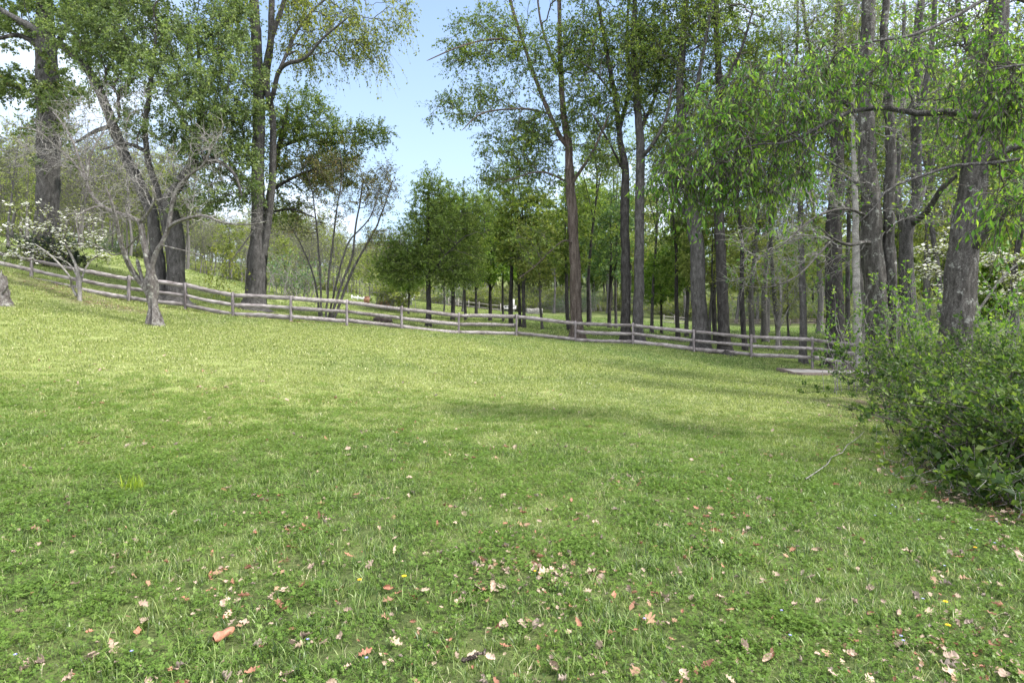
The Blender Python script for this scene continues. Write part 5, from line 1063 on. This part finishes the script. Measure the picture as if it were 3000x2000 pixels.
# flat stone slab framed by old timber
cs = [P(1786, 853, 25.4), P(2080, 855, 25.4), P(2080, 867, 23.3), P(1822, 864, 23.5)]
cs = np.array([(c[0], c[1], float(gz(c[0], c[1])) + .06) for c in cs]); cen = cs.mean(0); root = empty('stone_slab', cen, 'low pale stone slab edged with old brown timber at the right end of the fence', 'slab')
ins = cen + (cs - cen) * .97; V = np.concatenate([ins + [0, 0, .02], ins - [0, 0, .25]]) - cen
mesh('slab', V, [np.array([(0, 3, 2, 1)[::-1], (0, 1, 5, 4), (1, 2, 6, 5), (2, 3, 7, 6), (3, 0, 4, 7)])], M_SLAB, root)
M_TIM = wood_mat('old_timber', (.06, .048, .043), (.14, .115, .105), (.24, .205, .19))
for i in range(4):
    a, b = cs[i], cs[(i + 1) % 4]; d = norm(b - a); nn = norm(np.cross(d, [0, 0, 1])); m = 8; V = []; gg = np.random.default_rng(i)
    for k in range(m + 1):
        q = a + (b - a) * k / m - cen + d * (.05 if k == 0 else 0)
        for (u, v) in ((-.05, -.2), (.05, -.2), (.05, .05), (-.05, .05)): V.append(q + nn * (u + gg.normal(0, .004)) + np.array([0, 0, v + .006 * i + gg.normal(0, .006)]))
    f = [(k * 4 + e, k * 4 + (e + 1) % 4, k * 4 + 4 + (e + 1) % 4, k * 4 + 4 + e) for k in range(m) for e in range(4)] + [(0, 3, 2, 1), (m * 4, m * 4 + 1, m * 4 + 2, m * 4 + 3)]
    mesh('timber_edge', V, [np.array(f)], M_TIM, root)

# ------------------------------------------------------------------ far things glimpsed between the trees
def slat_fence(name, label, px0, px1, Y0, Y1, nspan, h, rails, mat, pw=.09, rw=.12):
    a = np.array([sx(px0, Y0), Y0]); b = np.array([sx(px1, Y1), Y1]); o0 = np.array([a[0], a[1], float(gz(*a))]); root = empty(name, o0, label, 'fence'); e = norm(b - a)
    for i in range(nspan + 1):
        q = a + (b - a) * i / nspan; z = float(gz(*q)); mb = MB(); mb.box((-pw / 2, -pw / 2, -.3), (pw / 2, pw / 2, h + .05)); mb.box((-pw * .6, -pw * .6, h + .05), (pw * .6, pw * .6, h + .08)); o = mb.out('post', mat, root); o.location = np.array([q[0], q[1], z]) - o0
    for i in range(nspan):
        q0 = a + (b - a) * i / nspan; q1 = a + (b - a) * (i + 1) / nspan; z0 = float(gz(*q0)); z1 = float(gz(*q1))
        for rh in rails:
            mb = MB(); nn = np.array([-e[1], e[0]]) * .02; A_ = np.r_[q0, z0 + rh * h]; B_ = np.r_[q1, z1 + rh * h]; off = np.r_[nn, 0]; up = np.array([0, 0, rw / 2])
            A_ = A_ + np.r_[e, 0] * (pw / 2 + .002); B_ = B_ - np.r_[e, 0] * (pw / 2 + .002)
            V = np.array([A_ - off - up, A_ + off - up, A_ + off + up, A_ - off + up, B_ - off - up, B_ + off - up, B_ + off + up, B_ - off + up]) - o0
            mb.add(V, [(0, 1, 2, 3), (4, 7, 6, 5), (0, 4, 5, 1), (1, 5, 6, 2), (2, 6, 7, 3), (3, 7, 4, 0)]); mb.out('rail', mat, root)
    return root
M_WHITE = simple_mat('white_paint', (.78, .78, .77), .5, .05); M_GREYW = wood_mat('far_rail', (.2, .18, .17), (.36, .33, .32), (.5, .47, .45))
slat_fence('white_fence', 'short white paling seen through the grey fence left of the boulder', 808, 850, 58, 57, 3, .36, (.55,), M_WHITE, .1, .22)
slat_fence('rail_fence', 'pale far rail fence between the close pair of trunks and the flared trunk', 1525, 1575, 86, 84, 2, 1.25, (.2, .5, .8), M_GREYW)
slat_fence('rail_fence', 'far rail fence on the slope between the round tree and the shaggy trunk', 1030, 1150, 84, 80, 5, 1.2, (.35, .8), M_GREYW)
slat_fence('rail_fence', 'low brown far fence along the end of the bright meadow at the right', 1672, 1900, 94, 96, 8, 1.0, (.3, .6, .9), M_TIM)
# tan house on the slope
def house(name, label, px, Y, wd, dp, hh, roof_h, wall, roofm, trim, nwin, rz=0.1, door=True):
    X = sx(px, Y); z = float(gz(X, Y)); root = empty(name, (X, Y, z), label, 'house'); root.rotation_euler = (0, 0, rz)
    mb = MB(); mb.box((-wd / 2, 0, -.5), (wd / 2, dp, hh))
    mb.add([(-wd / 2, 0, hh), (-wd / 2, dp, hh), (-wd / 2, dp / 2, hh + roof_h), (wd / 2, 0, hh), (wd / 2, dp, hh), (wd / 2, dp / 2, hh + roof_h)], None, [(0, 2, 1), (3, 4, 5)]); mb.out('wall', wall, root)
    mb = MB(); e = .35; t = .14
    for sg in (0, 1):
        y0 = -e if sg == 0 else dp + e; zz = hh - e * roof_h / (dp / 2)
        V = [(-wd / 2 - e, y0, zz + .02), (wd / 2 + e, y0, zz + .02), (wd / 2 + e, dp / 2, hh + roof_h + .02), (-wd / 2 - e, dp / 2, hh + roof_h + .02)]; V += [(x, y, q + t) for x, y, q in V]
        mb.add(V, [(0, 3, 2, 1), (4, 5, 6, 7), (0, 1, 5, 4), (1, 2, 6, 5), (2, 3, 7, 6), (3, 0, 4, 7)])
    mb.out('roof', roofm, root)
    M_GL = simple_mat('dark_glass', (.05, .06, .07), .1, .1)
    for i in range(nwin):
        x = -wd / 2 + wd * (i + .5) / nwin
        if door and i == nwin // 2:
            mb = MB(); mb.box((x - .5, -.06, 0), (x + .5, -.004, 2.1)); d = mb.out('door', trim, root); mb = MB(); mb.box((x + .32, -.1, 1), (x + .4, -.062, 1.08)); mb.out('handle', M_GL, d); continue
        fr = MB(); w2, h2, zc = .55, .7, hh * .55
        for bx in (((x - w2, -.05, zc - h2), (x - w2 + .1, -.004, zc + h2)), ((x + w2 - .1, -.05, zc - h2), (x + w2, -.004, zc + h2)), ((x - w2 + .1, -.05, zc + h2 - .1), (x + w2 - .1, -.004, zc + h2)), ((x - w2 + .1, -.05, zc - h2), (x + w2 - .1, -.004, zc - h2 + .1)), ((x - .03, -.045, zc - h2 + .1), (x + .03, -.004, zc + h2 - .1))): fr.box(*bx)
        wn = fr.out('window', trim, root); gl = MB(); gl.box((x - w2 + .1, -.02, zc - h2 + .1), (x + w2 - .1, -.004, zc + h2 - .1)); gl.out('pane', M_GL, wn)
    return root
M_ROOF = simple_mat('roof_shingle', (.26, .25, .25), .9, .3, 20)
house('farm_house', 'pale tan farm house half hidden among trees on the far slope', 1078, 112, 7, 5, 2.8, 1.8, simple_mat('tan_siding', (.4, .32, .22), .8, .1), M_ROOF, M_WHITE, 5, .15)
house('garden_shed', 'small grey shed standing behind the grove left of the twin trunks', 1170, 98, 1.5, 1.3, .6, .35, simple_mat('grey_board', (.14, .138, .14), .8, .15), simple_mat('grey_roof', (.3, .29, .29), .8, .15), simple_mat('grey_trim', (.3, .3, .3)), 2, -.1, True)
X = sx(1228, 88); z = float(gz(X, 88.)); gg = np.random.default_rng(12); nu, nv = 40, 12
u, v = np.meshgrid(np.linspace(-1.2, 1.2, nu), np.arange(nv) / nv * 6.2832, indexing='ij'); ct, st_ = np.cos(v), np.sin(v)
k_ = (np.abs(ct) ** 4 + np.abs(st_) ** 4) ** -.25; end = np.where(np.abs(u) > 1.19, .75, 1)
V = np.stack([u, .26 * k_ * ct * end, .4 + .52 * k_ * st_ * end * (1 + .07 * np.sin(4 * u))], -1) + gg.normal(0, .022, (nu, nv, 3)); i_, j_ = np.meshgrid(np.arange(nu - 1), np.arange(nv), indexing='ij'); j2 = (j_ + 1) % nv
q_ = np.stack([i_ * nv + j_, i_ * nv + j2, (i_ + 1) * nv + j2, (i_ + 1) * nv + j_], -1).reshape(-1, 4)
ce = [[0, k, k + 1] for k in range(1, nv - 1)] + [[(nu - 1) * nv, (nu - 1) * nv + k + 1, (nu - 1) * nv + k] for k in range(1, nv - 1)]
o = mesh('stone_wall', V.reshape(-1, 3), [q_, np.array(ce)], stone_mat('rubble_wall', (.09, .088, .085), (.18, .172, .165), (.3, .29, .275))); o.location = (X, 88, z); setp(o, 'short grey rubble stone wall far behind the twin trunks of the grove', 'wall')
house('garden_shed', 'small white shed behind the top rail left of the round tree', 928, 70, 1.7, 1.4, .85, .5, M_WHITE, simple_mat('white_roof', (.62, .63, .66), .6, .1), simple_mat('grey_trim_b', (.4, .4, .42)), 2, .2, True)
# white parked car far up the slope
def car(px, Y, rz):
    X = sx(px, Y); z = float(gz(X, Y)); root = empty('parked_car', (X, Y, z), 'pale car parked end-on far up the slope beside the tan house', 'car'); root.rotation_euler = (0, 0, rz)
    pr = [(-2.15, .35), (-2.2, .7), (-2.05, .9), (-1.35, .98), (-.75, 1.42), (.75, 1.45), (1.35, .95), (2.1, .82), (2.2, .6), (2.15, .35)]; n = len(pr); V = []; mb = MB()
    for y, k in ((-.86, 0), (-.8, 1), (.8, 1), (.86, 0)): V += [(x * (1 - .01 * k), y if zz < 1.0 else y * .84, zz) for x, zz in pr]
    q = [(r * n + i, r * n + (i + 1) % n, (r + 1) * n + (i + 1) % n, (r + 1) * n + i) for r in range(3) for i in range(n)]; mb.add(V, q, [(0, i + 1, i) for i in range(1, n - 1)] + [(3 * n, 3 * n + i, 3 * n + i + 1) for i in range(1, n - 1)]); mb.out('body', simple_mat('car_paint', (.6, .61, .63), .25, .03), root)
    gl = simple_mat('car_glass', (.03, .035, .04), .08, .1)
    for y in (-.755, .755):
        mb = MB(); sg = 1 if y > 0 else -1; mb.add([(-1.1, y * 1.03 + sg * .06, 1.0), (1.1, y * 1.03 + sg * .06, 1.0), (.68, y * .98, 1.36), (-.68, y * .98, 1.36)], [(0, 1, 2, 3)]); mb.out('window', gl, root)
    for x in (-1.35, 1.35):
        for y in (-.8, .8):
            aa = np.linspace(0, 6.283, 17)[:-1]; V, f = tubes(np.array([[(x, y - .1, .32), (x, y, .32), (x, y + .1, .32)]]), np.array([[.32, .33, .32]]), 16); wv = mesh('wheel', V, [f], simple_mat('tyre', (.02, .02, .02)), root)
            V, f = tubes(np.array([[(x, y - .104, .32), (x, y + .104, .32)]]), np.array([[.2, .2]]), 16); V = np.concatenate([V, [(x, y - .104, .32), (x, y + .104, .32)]]); m = len(V); k = np.arange(16); k2 = (k + 1) % 16
            T = np.concatenate([np.stack([k2, k, np.full(16, m - 2)], -1), np.stack([16 + k, 16 + k2, np.full(16, m - 1)], -1)]); mesh('rim', V, [f, T], simple_mat('rim_grey', (.4, .4, .42), .4), wv)
    for x, nm, c in ((2.18, 'headlight', (.8, .8, .75)), (-2.17, 'tail_light', (.4, .02, .02))):
        for y in (-.6, .6): mb = MB(); mb.box((x - .05, y - .14, .6), (x + .05, y + .14, .74)); mb.out(nm, simple_mat(nm + '_lens', c, .2, .05), root)
car(1056, 106, 1.75)
# terracotta urn and a low log pile behind the fence
X = sx(843, 52); Y = 52.0; z = float(gz(X, Y)); root = empty('garden_urn', (X, Y, z), 'terracotta urn standing at the end of the white paling', 'urn')
pf = np.array([(0, .16), (.06, .18), (.12, .12), (.2, .2), (.42, .3), (.6, .29), (.7, .2), (.76, .24), (.8, .24), (.8, .19), (.62, .16)]); V, f = tubes(np.array([[(0, 0, zz) for zz, _ in pf]]), pf[None, :, 1], 18); mesh('bowl', V, [f], simple_mat('terracotta', (.26, .13, .09), .8, .2), root, smooth=True)
X = sx(885, 50); Y = 50.0; z = float(gz(X, Y)); gg = np.random.default_rng(6); ML = simple_mat('cut_wood', (.38, .25, .16), .85, .3)
for r in range(3):
    for i in range(6 - r):
        q = np.array([X - .75 + .3 * (i + r * .5), Y, z + .13 + .25 * r]); rd = gg.uniform(.125, .148); pth = np.array([(0, -.25 + gg.normal(0, .03), 0), (0, 0, 0), (0, .25, 0)]); V, f = tubes(pth[None], np.full((1, 3), rd), 10, ridge=.03, seed=i + r * 9); V = np.concatenate([V, pth[:1] - [0, .004, 0]]); m = len(V) - 1; k = np.arange(10)
        o = mesh('log', V, [f, np.stack([(k + 1) % 10, k, np.full(10, m)], -1)], ML, smooth=False); o.location = q; setp(o, 'cut log in the low pile behind the boulder, ' + ['bottom row', 'middle row', 'top row'][r], 'log', 'cut logs stacked beyond the boulder')
